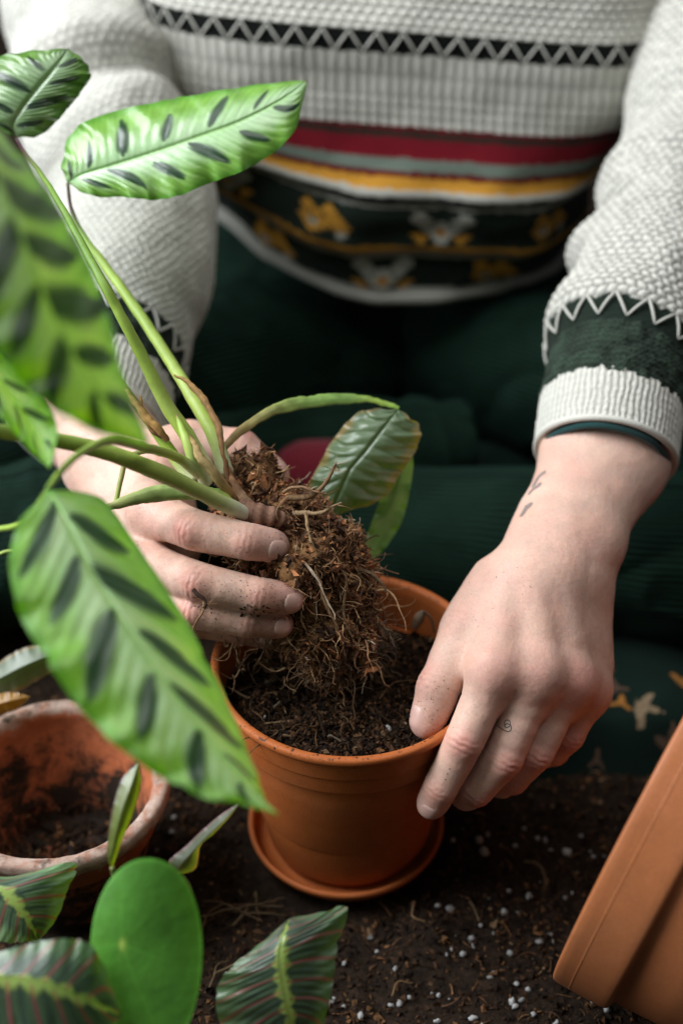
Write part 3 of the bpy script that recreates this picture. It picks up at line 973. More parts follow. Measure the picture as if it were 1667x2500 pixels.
TX = 0.045                                                # trunk centre x
def trunk_rows(ns):
    key = np.array([  # fabric row (photo y at px 950), front y, half width, depth, superellipse n
        [-900, .525, .070, .062, 2.0], [-780, .510, .095, .075, 2.1], [-660, .500, .150, .085, 2.5], [-520, .490, .178, .095, 3.0], [-300, .470, .19, .10, 4.0], [-100, .440, .195, .10, 5.0], [100, .425, .195, .10, 5.0], [230, .422, .192, .10, 4.6], [330, .420, .188, .11, 3.6],
        [440, .412, .182, .13, 2.7], [560, .412, .176, .15, 2.3], [660, .420, .172, .155, 2.15], [735, .436, .168, .155, 2.1]], float)
    s = np.linspace(-900, 722, ns)
    f = np.stack([np.interp(s, key[:, 0], key[:, k]) for k in range(1, 5)], -1)
    k = np.ones(25) / 25                                  # soften
    for c in range(4):
        p = np.pad(f[:, c], 12, mode='edge'); f[:, c] = np.convolve(p, k, 'valid')
    d = FW[None] + ((950 - 833.5) / FPX) * np.array([1.0, 0, 0])[None] - ((s - 1250) / FPX)[:, None] * UP[None]
    z = CAM[2] + d[:, 2] * ((f[:, 0] - CAM[1]) / d[:, 1])
    return s, f, z

def trunk():
    ns, nt_ = 540, 620
    s, f, z = trunk_rows(ns)
    th = np.concatenate([np.linspace(-np.pi / 2, np.pi / 2, 520), np.linspace(np.pi / 2, 3 * np.pi / 2, 102)[1:-1]])
    nt_ = len(th)
    sn, cs = np.sin(th), np.cos(th)
    sg = lambda x, e: np.sign(x) * np.abs(x) ** e
    X = np.zeros((ns, nt_)); Y = X.copy(); Z = X.copy()
    th2 = np.linspace(-np.pi / 2, np.pi / 2, 4001); tb = np.linspace(np.pi / 2, 3 * np.pi / 2, 801)
    def even(tt, n_, a, b, n):
        x = a * sg(np.sin(tt), 2 / n); y = b - b * sg(np.cos(tt), 2 / n)
        l = np.concatenate([[0], np.cumsum(np.hypot(np.diff(x), np.diff(y)))])
        q = np.linspace(0, l[-1], n_)
        return np.interp(q, l, x), np.interp(q, l, y)
    for i in range(ns):
        yf, a, b, n = f[i]
        x1, y1 = even(th2, 520, a, b, n); x2, y2 = even(tb, 102, a, b, n)
        X[i] = TX + np.concatenate([x1, x2[1:-1]]); Y[i] = yf + np.concatenate([y1, y2[1:-1]]); Z[i] = z[i]
    low = smooth(250, 735, s)[:, None]
    dx = X - TX
    Z = Z - .075 * dx * (1 - .3 * low) + .030 * low * smooth(0.02, .17, -dx) 
    V = np.stack([X, Y, Z], -1)
    # arc length across the front per row
    U = np.cumsum(np.concatenate([np.zeros((ns, 1)), np.linalg.norm(np.diff(V, axis=1), axis=2)], 1), 1)
    U = U - U[:, 260:261]
    P = V.reshape(-1, 3); u = U.ravel(); S = np.repeat(s, nt_)
    # soft folds
    fold = fbm(P * np.array([1, 1, 1.6]), 11, 41, 3) * .006 * (0.5 + smooth(300, 600, S))
    # roll where the hem sags over the lap
    fold += .004 * np.exp(-((S - 610) / 22) ** 2) - .0045 * np.exp(-((S - 648) / 20) ** 2) + .0035 * np.exp(-((S - 470) / 18) ** 2) - .003 * np.exp(-((S - 500) / 16) ** 2)
    q = grid_faces(nt_, ns, True)
    Nn = -vnormals(P, q)
    ctr = np.array([TX, .55, .3]); sgn = np.sign(((P - ctr) * Nn).sum(1)); Nn = Nn * np.median(sgn)
    mm = S / 3.1e3                                         # fabric length in metres
    hh = np.zeros(len(P)); col = np.tile(CREAM * 1.05, (len(P), 1))
    def reg(a, b): return (S >= a) & (S < b)
    jit = 3 * vnoise(P, 260, 51)
    Sj = S + jit
    def regj(a, b): return (Sj >= a) & (Sj < b)
    m = reg(-999, 78); hh[m] = knit_h(u[m], mm[m], .0084, .0070, 'waffle') * .0022
    m = reg(131, 232); hh[m] = knit_h(u[m] + .0012 * vnoise(P[m], 90, 3), mm[m] + .001 * vnoise(P[m], 90, 4), .0080, .0200, 'grid') * .0011
    m = reg(232, 312); hh[m] = knit_h(u[m], mm[m], .0080, .0085, 'grid') * .0012
    m = reg(312, 999); hh[m] = knit_h(u[m], mm[m], .0042, .0036, 'stock') * .0005
    gap_shade = np.ones(len(P))  # shade between the stitches, multiplied into the wool colour
    m = S < 312; gap_shade[m] = .26 + .74 * smooth(.05, .8, hh[m] / .0015)
    m = reg(131, 312); gap_shade[m] = .58 + .42 * smooth(.05, .8, hh[m] / .0013); col[m] = CREAM * .88
    # bands
    scal = 4 * np.abs(np.sin(np.pi * u / .0145))
    col[(Sj >= 78) & (S + scal < 134)] = BLACK
    for a, b, c in ((308, 318, RED), (318, 337, DKBR), (337, 386, RED), (386, 416, SAGE), (416, 430, RED * .7), (430, 456, YEL), (456, 474, CREAM * .7), (474, 497, BLACK), (497, 507, CREAM * .55),
                    (507, 603, BLACK * 1.3), (603, 620, YEL), (620, 648, CREAM * .62), (648, 702, BLACK * 1.3), (702, 740, CREAM * .72)):
        e = 1 if b - a > 8 else 0
        m = regj(a, b) if e else reg(a, b)
        col[m] = c
    for c0, kind in ((-.060, 'd'), (.034, 'p'), (.128, 'd'), (-.150, 'p')):
        stamp(col, u, S, DOG if kind == 'd' else PUP, c0, 556, .0030, 8.0)
    for c0, kind in ((-.108, 'd'), (-.012, 'p'), (.085, 'd')):
        stamp(col, u, S, DOG if kind == 'd' else PUP, c0, 676, .0030, 5.4)
    P2 = P + Nn * (fold + hh)[:, None]
    col = col * gap_shade[:, None]
    # hem turned inside
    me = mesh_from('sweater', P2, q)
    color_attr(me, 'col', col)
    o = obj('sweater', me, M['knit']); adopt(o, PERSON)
    o['label'] = 'cream knitted jumper with dark zigzag band and striped animal border'
    # hem roll
    last = P2.reshape(ns, nt_, 3)[-1]
    C = np.vstack([last, last[:1]])[::3]
    v, a, b = tube(C + np.array([0, .003, .000]), .0058, 10)
    hm = MB(); hm.add(v, a, b, CREAM * .72); hm.build('hem', M['knit'], o)
    # zigzag thread over the dark band
    G = P2.reshape(ns, nt_, 3); GN = Nn.reshape(ns, nt_, 3)
    ua = U[ns // 2]
    zz = []
    i0 = np.argmin(abs(s - 80)); i1 = np.argmin(abs(s - 130))
    step_u = .0100; k = 0
    uu = np.arange(-.21, .21, step_u)
    mb = MB()
    def at_u(row, uv):
        j = np.argmin(abs(U[row] - uv)); return G[row, j] + GN[row, j] * .0012
    pts = []
    for k, uv in enumerate(uu):
        pts.append(at_u(i0 if k % 2 else i1, uv))
    for k in range(len(pts) - 1):
        c = spline([pts[k], (pts[k] + pts[k + 1]) / 2 + np.array([0, -.0006, 0]), pts[k + 1]], 6)
        v, a, b = tube(c, [.0005, .0008, .0009, .0009, .0008, .0005], 6)
        mb.add(v, a, b, CREAM * .82)
    mb.build('zigzag_stitching', M['thread'], o)
    return o

def sleeve(name, pts, radii, bands, sweater, flat_axis=None, seed=0, length_px=None, folds=(), n_len=420, n_cir=460):
    """pts: list of world points shoulder->cuff; bands (t0,t1,colour,knit)"""
    C = spline(pts, n_len); R = spline(np.array(radii)[:, None], n_len)[:, 0]
    T, Nf, B = frames(C, TOCAM(C[0]))
    L = np.concatenate([[0], np.cumsum(np.linalg.norm(np.diff(C, axis=0), axis=1))])
    t = L / L[-1]
    a = np.linspace(-np.pi, np.pi, n_cir, endpoint=False)
    Vd = np.cos(a)[None, :, None] * Nf[:, None] + np.sin(a)[None, :, None] * B[:, None]
    P = (C[:, None] + R[:, None, None] * Vd).reshape(-1, 3)
    Nn = Vd.reshape(-1, 3)
    Rm = np.interp(t, np.linspace(0, 1, len(radii)), radii)
    u = (a[None] * np.mean(radii) * np.ones((n_len, 1))).ravel(); v = np.repeat(L, n_cir); tt = np.repeat(t, n_cir)
    hh = np.zeros(len(P)); col = np.tile(CREAM, (len(P), 1)); gap_shade = np.ones(len(P)); off = np.zeros(len(P))
    for (t0, t1, c, kind, cu, cv_, amp, g) in bands:
        m = (tt + .004 * vnoise(P, 300, seed) >= t0) & (tt + .004 * vnoise(P, 300, seed) < t1)
        col[m] = c
        if kind:
            ju = .0010 * vnoise(P[m], 110, seed + 9) + .0006 * vnoise(P[m], 260, seed + 10); jv = .0010 * vnoise(P[m], 100, seed + 11) + .0005 * vnoise(P[m], 240, seed + 12)
            hk = knit_h(u[m] + ju, v[m] + jv, cu, cv_, kind) * (1 + .25 * vnoise(P[m], 170, seed + 13))
            hh[m] = hk * amp; gap_shade[m] = 1 - g + g * smooth(.1, .85, hk)  # low spots of the knit get painted shade in the colour
    fold = fbm(P * np.array([1, 1, 1.0]), 14, 61 + seed, 3) * .006 * (1 - smooth(.80, .9, tt))
    for (tc, ang, wid, dep, awid) in folds:
        d = np.exp(-((tt - tc) / wid) ** 2)
        da = np.angle(np.exp(1j * (np.tile(a, n_len) - ang)))
        fold += dep * d * np.exp(-(da / awid) ** 2)
    mg = (np.abs(col - DKGR).sum(1) < 1e-6)               # plush dark-green band
    pl = fbm(P, 150, 63 + seed, 4)
    g0 = gap_shade[mg].copy(); col[mg] = DKGR * (1 + .5 * pl[mg])[:, None]; hh[mg] += .0012 * pl[mg]
    P2 = P + Nn * (hh + fold)[:, None]
    # loose thread noise on the silhouette
    P2 = P2 + Nn * (vnoise(P, 700, 71 + seed) * .00025)[:, None]
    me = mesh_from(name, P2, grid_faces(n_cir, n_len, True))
    color_attr(me, 'col', col * gap_shade[:, None])
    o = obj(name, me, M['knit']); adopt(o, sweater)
    G = P2.reshape(n_len, n_cir, 3); GN = Nn.reshape(n_len, n_cir, 3)
    return o, G, GN, t, a, C, R, T

def sleeve_zigzag(G, GN, t, a, t0, t1, count, sweater):
    i0 = np.argmin(abs(t - t0)); i1 = np.argmin(abs(t - t1)); mb = MB()
    pts = []
    for k in range(count * 2 + 1):
        j = int(k / (count * 2) * G.shape[1]) % G.shape[1]
        r = i0 if k % 2 else i1
        pts.append(G[r, j] + GN[r, j] * .0013)
    for k in range(len(pts) - 1):
        mid = (pts[k] + pts[k + 1]) / 2
        j = int((k + .5) / (count * 2) * G.shape[1]) % G.shape[1]
        c = spline([pts[k], mid + GN[(i0 + i1) // 2, j] * .0012, pts[k + 1]], 7)
        v, q, tr = tube(c, [.0006, .0009, .0010, .0010, .0010, .0009, .0006], 6)
        mb.add(v, q, tr, CREAM * .85)
    mb.build('zigzag_stitching', M['thread'], sweater)

def cuff_trim(C, R, T, sweater, back, r):
    """dark teal edge of the shirt inside the cuff + rolled cuff end"""
    n = 120; a = np.linspace(np.pi, 3 * np.pi, n + 1)
    Tn, Nf, B = frames(np.array([C[-2], C[-1]]), TOCAM(C[-1]))
    ring = lambda rad, d: C[-1] + T[-1] * d + rad * (np.cos(a)[:, None] * Nf[0] + np.sin(a)[:, None] * B[0])
    mb = MB()
    wob = (1 + .012 * np.sin(3 * a + 1) + .008 * np.sin(7 * a))[:, None]
    for rad, d in ((r - .0030, .0030),):
        c = ring(rad, d); c = C[-1] + (c - C[-1]) * wob
        v, q, tr = tube(c, .0021, 8); mb.add(v, q, tr, TEAL)
        V = np.vstack([c, c - T[-1] * .03]); mb.add(V, grid_faces(n + 1, 2), None, TEAL * .8)
    mb.build('cuff_trim', M['thread'], sweater)
    mb = MB()
    v, q, tr = tube(ring(R[-1] - .0008, -.0004), .0023, 8); mb.add(v, q, tr, CREAM)
    mb.build('cuff_edge', M['knit'], sweater)

def jumper():
    sw = trunk()
    # right in the picture
    pts = [W(1690, -330, 1.18), W(1735, 0, 1.11), W(1705, 300, 1.055), W(1632, 580, .998), W(1562, 775, .955), W(1520, 885, .931), W(1494, 990, .911), W(1476, 1112, .894)]
    rad = [.062, .056, .052, .056, .054, .049, .0455, .0440]
    def tb(C_): return C_
    n = len(pts) - 1
    # positions along the length by photo row
    C = spline(pts, 400); L = np.concatenate([[0], np.cumsum(np.linalg.norm(np.diff(C, axis=0), axis=1))]); L /= L[-1]
    rel = C - CAM; py = 1250 - FPX * (rel @ UP) / (rel @ FW)
    row = lambda y: float(np.interp(y, py, L))
    zg0, zg1, dk1 = row(866), row(908), row(1004)
    bands = [(-1, zg0, CREAM, 'waffle', .0066, .0052, .0018, .68), (zg0, zg1, BLACK * 1.4, 'stock', .004, .004, .0004, .2), (zg1, dk1, DKGR, 'stock', .0040, .0036, .0012, .55), (dk1, 2, CREAM, 'rib', .0046, .0048, .0011, .35)]
    o, G, GN, t, a, C, R, T = sleeve('sleeve', pts, rad, bands, sw, seed=1,
        folds=[(row(480), 1.3, .030, .008, .8), (row(575), .9, .018, -.010, .8), (row(650), 1.45, .026, .013, .6), (row(735), 1.5, .028, -.012, .6), (row(360), .9, .05, -.006, .8), (row(480), 0.1, .02, .006, .8), (zg0 - .015, 0, .025, .004, 9), (zg1 + .01, 0, .02, -.0015, 9)])
    o['label'] = 'knitted sleeve with dark green band and ribbed cuff'
    sleeve_zigzag(G, GN, t, a, zg0, zg1 - .005, 17, sw)
    cuff_trim(C, R, T, sw, .03, rad[-1] - .002)
    # left in the picture
    pts = [W(190, -330, 1.22), W(205, 0, 1.14), W(235, 240, 1.09), W(325, 450, 1.06), W(312, 640, 1.03), W(280, 800, .998), W(248, 915, .966), W(208, 1040, .935)]
    rad = [.064, .062, .062, .063, .059, .055, .052, .051]
    C = spline(pts, 400); L = np.concatenate([[0], np.cumsum(np.linalg.norm(np.diff(C, axis=0), axis=1))]); L /= L[-1]
    rel = C - CAM; py = 1250 - FPX * (rel @ UP) / (rel @ FW)
    zg0, zg1, dk1 = row2(py, L, 862), row2(py, L, 895), row2(py, L, 945)
    bands = [(-1, zg0, CREAM, 'waffle', .0066, .0052, .0017, .5), (zg0, zg1, BLACK * 1.4, 'stock', .004, .004, .0004, .2), (zg1, dk1, DKGR, 'stock', .0040, .0036, .0012, .55), (dk1, 2, CREAM, 'rib', .0046, .0048, .0011, .35)]
    o, G, GN, t, a, C, R, T = sleeve('sleeve', pts, rad, bands, sw, seed=4,
        folds=[(row2(py, L, 120), 0.3, .03, -.010, 1.2), (row2(py, L, 235), .2, .03, .012, 1.3), (row2(py, L, 300), 0, .022, -.012, 1.4), (row2(py, L, 380), .3, .03, .006, 1.0)])
    o['label'] = 'knitted sleeve behind the long striped leaves'
    sleeve_zigzag(G, GN, t, a, zg0, zg1, 18, sw)
    cuff_trim(C, R, T, sw, .03, rad[-1] - .002)

def row2(py, L, y): return float(np.interp(y, py, L))

def limb(name, pts, radii, parent, seed=0, flat=.85, folds=.008, n_len=220, n_cir=180):
    C = spline(pts, n_len); R = spline(np.array(radii)[:, None], n_len)[:, 0]
    T, Nf, B = frames(C, (0, 0, 1))
    L = np.concatenate([[0], np.cumsum(np.linalg.norm(np.diff(C, axis=0), axis=1))])
    a = np.linspace(0, 2 * np.pi, n_cir, endpoint=False)
    V = (C[:, None] + R[:, None, None] * (np.cos(a)[None, :, None] * Nf[:, None] * flat + np.sin(a)[None, :, None] * B[:, None]))
    Nn = unit(V - C[:, None])
    P = V.reshape(-1, 3)
    w = P + .03 * np.stack([vnoise(P, 9, 1 + seed), vnoise(P, 9, 2 + seed), vnoise(P, 9, 3 + seed)], -1)
    fold = fbm(P, 10, 81 + seed, 2) * folds * .6 - (1 - np.abs(vnoise(w, 19, 85 + seed))) ** 3 * folds * .55 + (1 - np.abs(vnoise(w, 27, 88 + seed))) ** 3 * folds * .35
    P = P + Nn.reshape(-1, 3) * fold[:, None]
    P = np.vstack([P, C[0], C[-1]]); k = len(P)
    i = np.arange(n_cir); j = (i + 1) % n_cir; b = (n_len - 1) * n_cir
    tr = np.vstack([np.stack([j, i, np.full(n_cir, k - 2)], -1), np.stack([b + i, b + j, np.full(n_cir, k - 1)], -1)])
    me = mesh_from(name, P, [grid_faces(n_cir, n_len, True), tr])
    at = me.attributes.new('uvm', 'FLOAT_VECTOR', 'POINT')
    uv = np.zeros((len(P), 3), np.float32)
    uv[:-2, 0] = np.tile(a * np.mean(radii), n_len); uv[:-2, 1] = np.repeat(L, n_cir)
    at.data.foreach_set('vector', uv.ravel())
    o = obj(name, me, M['cord']); adopt(o, parent)
    return o

def trousers():
    tr = empty('trousers', (0, 0, 0)); adopt(tr, PERSON); tr.location = (0.045, .0, .1)
    limb('seat', [(-.14, .62, .10), (-.04, .60, .09), (.04, .60, .085), (.13, .60, .09), (.23, .62, .10)], [.08, .115, .12, .115, .08], tr, 1, .80)
    limb('thigh', [(.09, .53, .068), (.19, .45, .085), (.32, .35, .100), (.44, .255, .100), (.49, .20, .085)], [.080, .084, .084, .076, .050], tr, 2, .92, .009)
    limb('thigh', [(.01, .53, .068), (-.09, .45, .085), (-.21, .36, .100), (-.34, .265, .100), (-.39, .21, .085)], [.080, .086, .086, .078, .050], tr, 3, .92, .009)
    limb('shin', [(.52, .215, .075), (.42, .195, .075), (.28, .195, .078), (.14, .215, .075), (.03, .245, .065), (-.02, .26, .06)], [.045, .068, .066, .060, .050, .042], tr, 4, .95, .009)
    limb('shin', [(-.42, .225, .07), (-.33, .205, .07), (-.20, .23, .075), (-.08, .28, .08), (.03, .33, .075), (.10, .35, .07)], [.045, .066, .064, .058, .050, .042], tr, 5, .95, .009)
    # red sock showing between the crossed shins
    C = spline([(.03, .275, .07), (-.005, .272, .085), (-.035, .268, .090), (-.075, .262, .082), (-.115, .252, .070)], 40)
    v, q, t = tube(C + np.array([.012, 0, .010]), .020 + .007 * np.sin(np.linspace(0, np.pi, 40)), 20)
    v = v + unit(v - C.mean(0)) * (fbm(v, 40, 3, 2) * .002)[:, None]
    mb = MB(); mb.add(v, q, t, (.16, .006, .018))
    o = mb.build('sock', M['thread'], PERSON); o['label'] = 'red knitted sock glimpsed behind the roots'

def printed_cloth():
    nx, ny = 520, 380
    X, Y = np.meshgrid(np.linspace(.085, .62, nx), np.linspace(.035, .42, ny))
    Pn = np.stack([X.ravel(), Y.ravel(), 0 * X.ravel()], -1)
    edge = smooth(0, .035, np.minimum(Pn[:, 1] - .035 - .02 * vnoise(Pn, 9, 4), Pn[:, 0] - .085 - .015 * vnoise(Pn, 8, 5)))
    z = .002 + edge * (.026 + .008 * vnoise(Pn, 8, 91) + .004 * vnoise(Pn, 22, 92)) - .008 * (1 - edge)
    Pn[:, 2] = z
    col = np.tile([.0042, .0140, .0100], (len(Pn), 1)).astype(float)
    col *= (1 + .25 * vnoise(Pn, 40, 93))[:, None]
    def leafprint(px, py, size, ang, c, lobes):
        ctr = WZ(px, py, .028)
        d = Pn - ctr; r = np.hypot(d[:, 0], d[:, 1]) / size; t = np.arctan2(d[:, 1], d[:, 0]) - ang
        lim = .34 + .66 * np.abs(np.cos(t * lobes / 2)) ** 2.6 + .16 * vnoise(Pn, 420, 6)
        lim *= np.where(np.cos(t) < -.55, .35, 1)
        m = r < lim
        col[m] = np.asarray(c) * (1 + .2 * vnoise(Pn[m], 300, 9))[:, None]
    tan = (.25, .18, .11); org = (.34, .14, .03); brn = (.10, .06, .04)
    for px, py, s, a, c, l in ((1560, 1735, .0155, -.4, tan, 5), (1512, 1722, .0085, 1.2, org, 3), (1503, 1690, .009, 1.9, brn, 3), (1660, 1680, .012, .8, org, 5), (1480, 1655, .006, .3, brn, 4),
                               (1640, 1800, .011, 2.6, brn, 5), (1465, 1800, .006, 1.4, brn, 3), (1740, 1760, .014, .2, tan, 5), (1850, 1700, .013, 1.5, org, 5), (1900, 1820, .014, 2.5, tan, 5)):
        leafprint(px, py, s, a, c, l)
    me = mesh_from('printed_cloth', Pn, grid_faces(nx, ny)); color_attr(me, 'col', col)
    tag(obj('printed_cloth', me, M['cloth']), 'dark green cloth printed with autumn leaves lying under the knee', 'cloth')
# ------------------------------------------------------------------ leaves
def leaf_mesh(left, mid, right, colour, nu=48, nv=150, cup=0.0, ripple=0.0, seed=0, thick=0.0, quilt=0.0, qf=26):
    """three edge curves [(px,py,zc)...] base->tip ; colour(u,v,P)->rgb ; cup bends the halves towards the camera"""
    Lc = spline([W(*p) for p in left], nv); Mc = spline([W(*p) for p in mid], nv); Rc = spline([W(*p) for p in right], nv)
    u = np.linspace(-1, 1, nu)
    tv = np.linspace(0, 1, nv)
    nk = lambda sd: (.10 * np.clip(vnoise(np.stack([tv * 26, 0 * tv, 0 * tv], -1), 1, sd) - .45, 0, 1) + .012 * vnoise(np.stack([tv * 60, 0 * tv, 0 * tv], -1), 1, sd + 3))[:, None] * np.sin(np.pi * tv)[:, None] ** .4
    Lc = Lc + (Mc - Lc) * nk(seed + 1); Rc = Rc + (Mc - Rc) * nk(seed + 7)
    V = np.zeros((nv, nu, 3))
    for i, x in enumerate(u):
        E = Lc if x < 0 else Rc
        a = abs(x)
        mid_bulge = cup * 4 * a * (1 - a)
        w = np.linalg.norm(E - Mc, axis=1)[:, None]
        V[:, i] = Mc * (1 - a) + E * a
        V[:, i] += TOCAM(V[:, i]) * w * mid_bulge
        V[:, i] -= TOCAM(V[:, i]) * w * .0
    vv = np.linspace(0, 1, nv)[:, None] * np.ones(nu); uu = np.ones((nv, 1)) * u
    if ripple:
        amp = ripple * np.abs(uu) ** 2 * np.sin(np.pi * vv) ** .5
        ph = 2 * np.pi * (vv * 5.5) + np.where(uu < 0, 0, 1.7) + seed
        V += TOCAM(V) * (amp * (np.sin(ph) + .5 * np.sin(2.3 * ph + 1)))[..., None]
        V += unit(np.gradient(Mc, axis=0))[:, None] * (amp * .4 * np.sin(1.7 * ph))[..., None]
    if quilt:                                              # puffed between the lateral veins, sunken midrib
        q = vv - .16 * np.abs(uu)
        V += TOCAM(V) * (quilt * (np.abs(np.sin(np.pi * q * qf)) ** .7 - .5) * np.sin(np.pi * np.abs(uu)) )[..., None]
        V -= TOCAM(V) * (quilt * 1.5 * np.exp(-(uu / .035) ** 2))[..., None]
    P = V.reshape(-1, 3)
    me = mesh_from('leaf', P, grid_faces(nu, nv))
    color_attr(me, 'col', np.clip(colour(uu.ravel(), vv.ravel(), P), 0, 1))
    return me

def calathea_col(n=6, seed=0, dull=1.0, pale=1.0, off=.5, start=.10, tone=(1, 1, 1), size=1.0, reach=1.0):
    def f(u, v, P):
        au = np.abs(u); side = u > 0
        q = v - .19 * au * (1 - v * .3)
        base = np.array([.165, .340, .055]); palec = np.array([.330, .490, .275]) * pale; rim = np.array([.085, .240, .025])
        k = np.clip(smooth(.75, .15, au) * .9 + .25 * vnoise(np.stack([q * 9, au * .7 + side * 5, 0 * u], -1), 1, seed), 0, 1)[:, None]
        c = base * (1 - k) + palec * k
        r = smooth(.80, 1.0, au)[:, None]; c = c * (1 - r) + rim * r
        sil = smooth(.0, .8, vnoise(np.stack([q * 16, au * 1.6 + side * 9, 0 * u], -1), 1, seed + 3)) * smooth(.95, .5, au)
        c = c * (1 - .5 * sil[:, None]) + np.array([.45, .58, .38]) * .5 * sil[:, None]
        # fine lateral veins
        c = c * (1 + .07 * np.sin(q * 2 * np.pi * 46))[:, None]
        # dark blotches
        dark = np.array([.010, .034, .018])
        for s in (0, 1):
            for j in range(n):
                q0 = start + (j + off * s) * (1 - start - .10) / n
                big = 1.0 if (j + s) % 2 == 0 else .78
                cu = .43 + .03 * math.sin(j * 3 + seed); ru = .40 * big * min(size, 1.0) * reach; rv = .036 * big * (6 / n) ** .5 * size * (.82 if s == 0 else 1.1)
                taper = 1 - .45 * smooth(.3, .95, q0)
                x = (au - cu) / ru
                wid = rv * taper * np.clip(1 - x * x, 0, 1) ** .8 * (1 - .25 * x)
                feather = .30 + .25 * np.sin(q * 2 * np.pi * 55 + j) * np.abs(x)
                d = np.abs(q - q0) / np.maximum(wid, 1e-4) + feather - .3
                m = (smooth(1.35, .55, d) * (np.abs(x) < 1) * (side == (s == 1)))[:, None] * .95
                c = c * (1 - m) + dark * m
        mr = np.exp(-(u / .022) ** 2)[:, None]
        c = c * (1 - mr * .8) + np.array([.24, .42, .12]) * mr * .8
        tp = (smooth(.975, 1.0, v) * .8)[:, None]; c = c * (1 - tp) + np.array([.20, .11, .04]) * tp
        return c * dull * np.asarray(tone)
    return f

def maranta_col(n=9, seed=0, light=1.0):
    def f(u, v, P):
        au = np.abs(u)
        q = v - .13 * au
        tri = np.abs(((q * n + .5 * (u > 0)) % 1) - .5) * 2
        jag = .05 + .12 * (1 - tri) + .04 * vnoise(np.stack([v * 60, u * 6, 0 * u], -1), 1, seed)
        dark = np.array([.034, .058, .044]); outer = np.array([.085, .145, .075]) * light; yel = np.array([.24, .33, .09])
        k = smooth(.85, .45, au)[:, None]
        c = outer * (1 - k) + dark * k
        kk = smooth(.06, -.06, np.abs(tri - .5) - .28)[:, None] * (au > .15)[:, None]
        c = c * (1 - kk * .35) + outer * kk * .35
        m = smooth(jag + .03, jag - .03, au)[:, None]
        c = c * (1 - m) + yel * m
        vein = np.exp(-((tri) / .13) ** 2)[:, None] * (au > .05)[:, None]
        c = c * (1 - vein * .75) + np.array([.30, .075, .085]) * vein * .75
        return c
    return f

def plain_col(c, seed=0, edge=None):
    def f(u, v, P):
        k = np.tile(np.asarray(c, float), (len(u), 1)) * (1 + .12 * vnoise(np.stack([u * 3, v * 5, 0 * u], -1), 1, seed))[:, None]
        k = k * (1 + .05 * np.sin((v - .15 * np.abs(u)) * 2 * np.pi * 26))[:, None]
        if edge is not None:
            m = smooth(.78, .98, np.abs(u) + .12 * vnoise(np.stack([v * 14, u, 0 * u], -1), 1, seed + 2))[:, None]
            k = k * (1 - m) + np.asarray(edge) * m
        return k
    return f

def add_leaf(parent, left, mid, right, colour, label=None, mat='leaf', **kw):
    me = leaf_mesh(left, mid, right, colour, **kw)
    o = obj('leaf', me, M[mat]); adopt(o, parent)
    if label: o['label'] = label
    return o

def add_stem(parent, pts, radii, cols, name='stem', sides=16, flat=1.0, mat='stem', n=90, label=None, seed=0, ref=None):
    C = spline([W(*p) for p in pts], n)
    R = spline(np.array(radii)[:, None] * 1e-3, n)[:, 0]
    V, Q, T = tube(C, R, sides, ref=TOCAM(C[0]) if ref is None else ref, flat=flat)
    V = V + (vnoise(V, 160, seed) * .0002)[:, None]
    cc = spline(np.array(cols), n)
    c = np.vstack([np.repeat(cc, sides, 0), cc[:1], cc[-1:]])
    c = c * (1 + .10 * vnoise(V * np.array([1, 1, 1]), 90, seed + 3) + .08 * np.sin(np.tile(np.arange(sides), n).tolist() + [0, 0]))[:, None]
    mb = MB(); mb.add(V, Q, T, np.clip(c, 0, 1)[:, :])
    mb.C = [np.clip(c, 0, 1)]
    o = mb.build(name, M[mat], parent)
    if label: o['label'] = label
    return o

def add_strip(parent, pts, widths, cols, name='leaf_sheath', curl=.35, n=80, seed=0, label=None, mat='dry', twist=0.0):
    """dry or green sheath: a curved strip with thickness"""
    C = spline([W(*p) for p in pts], n); Wd = spline(np.array(widths)[:, None] * 1e-3, n)[:, 0]
    T, Nf, B = frames(C, TOCAM(C[0]))
    m = 9; a = np.linspace(-1, 1, m); V = np.zeros((n, 2 * m, 3))
    tw = np.linspace(0, twist, n)
    N2 = Nf * np.cos(tw)[:, None] + B * np.sin(tw)[:, None]; B2 = B * np.cos(tw)[:, None] - Nf * np.sin(tw)[:, None]
    ang = a[None] * (curl * np.pi)
    for k, (dr) in enumerate((0.0, -.0005)):
        r = Wd[:, None] / max(math.sin(min(curl * np.pi, np.pi / 2)), .2)
        x = np.sin(ang) * (r + dr); z = (np.cos(ang) - 1) * (r + dr) + dr
        pos = C[:, None] + B2[:, None] * x[..., None] + N2[:, None] * z[..., None]
        V[:, (slice(0, m) if k == 0 else slice(2 * m - 1, m - 1, -1))] = pos
    P = V.reshape(-1, 3)
    P = P + (vnoise(P, 140, seed) * .0006)[:, None] + (vnoise(P, 420, seed + 1) * .0003)[:, None]
    cc = np.repeat(spline(np.array(cols), n), 2 * m, 0)
    cc = cc * (1 + .30 * vnoise(P, 260, seed + 5) + .12 * np.sin(np.tile(np.arange(2 * m), n) * 2.3))[:, None]
    mb = MB(); mb.add(P, grid_faces(2 * m, n, True), None, np.clip(cc, 0, 1)); mb.C = [np.clip(cc, 0, 1)]
    o = mb.build(name, M[mat], parent)
    if label: o['label'] = label
    return o

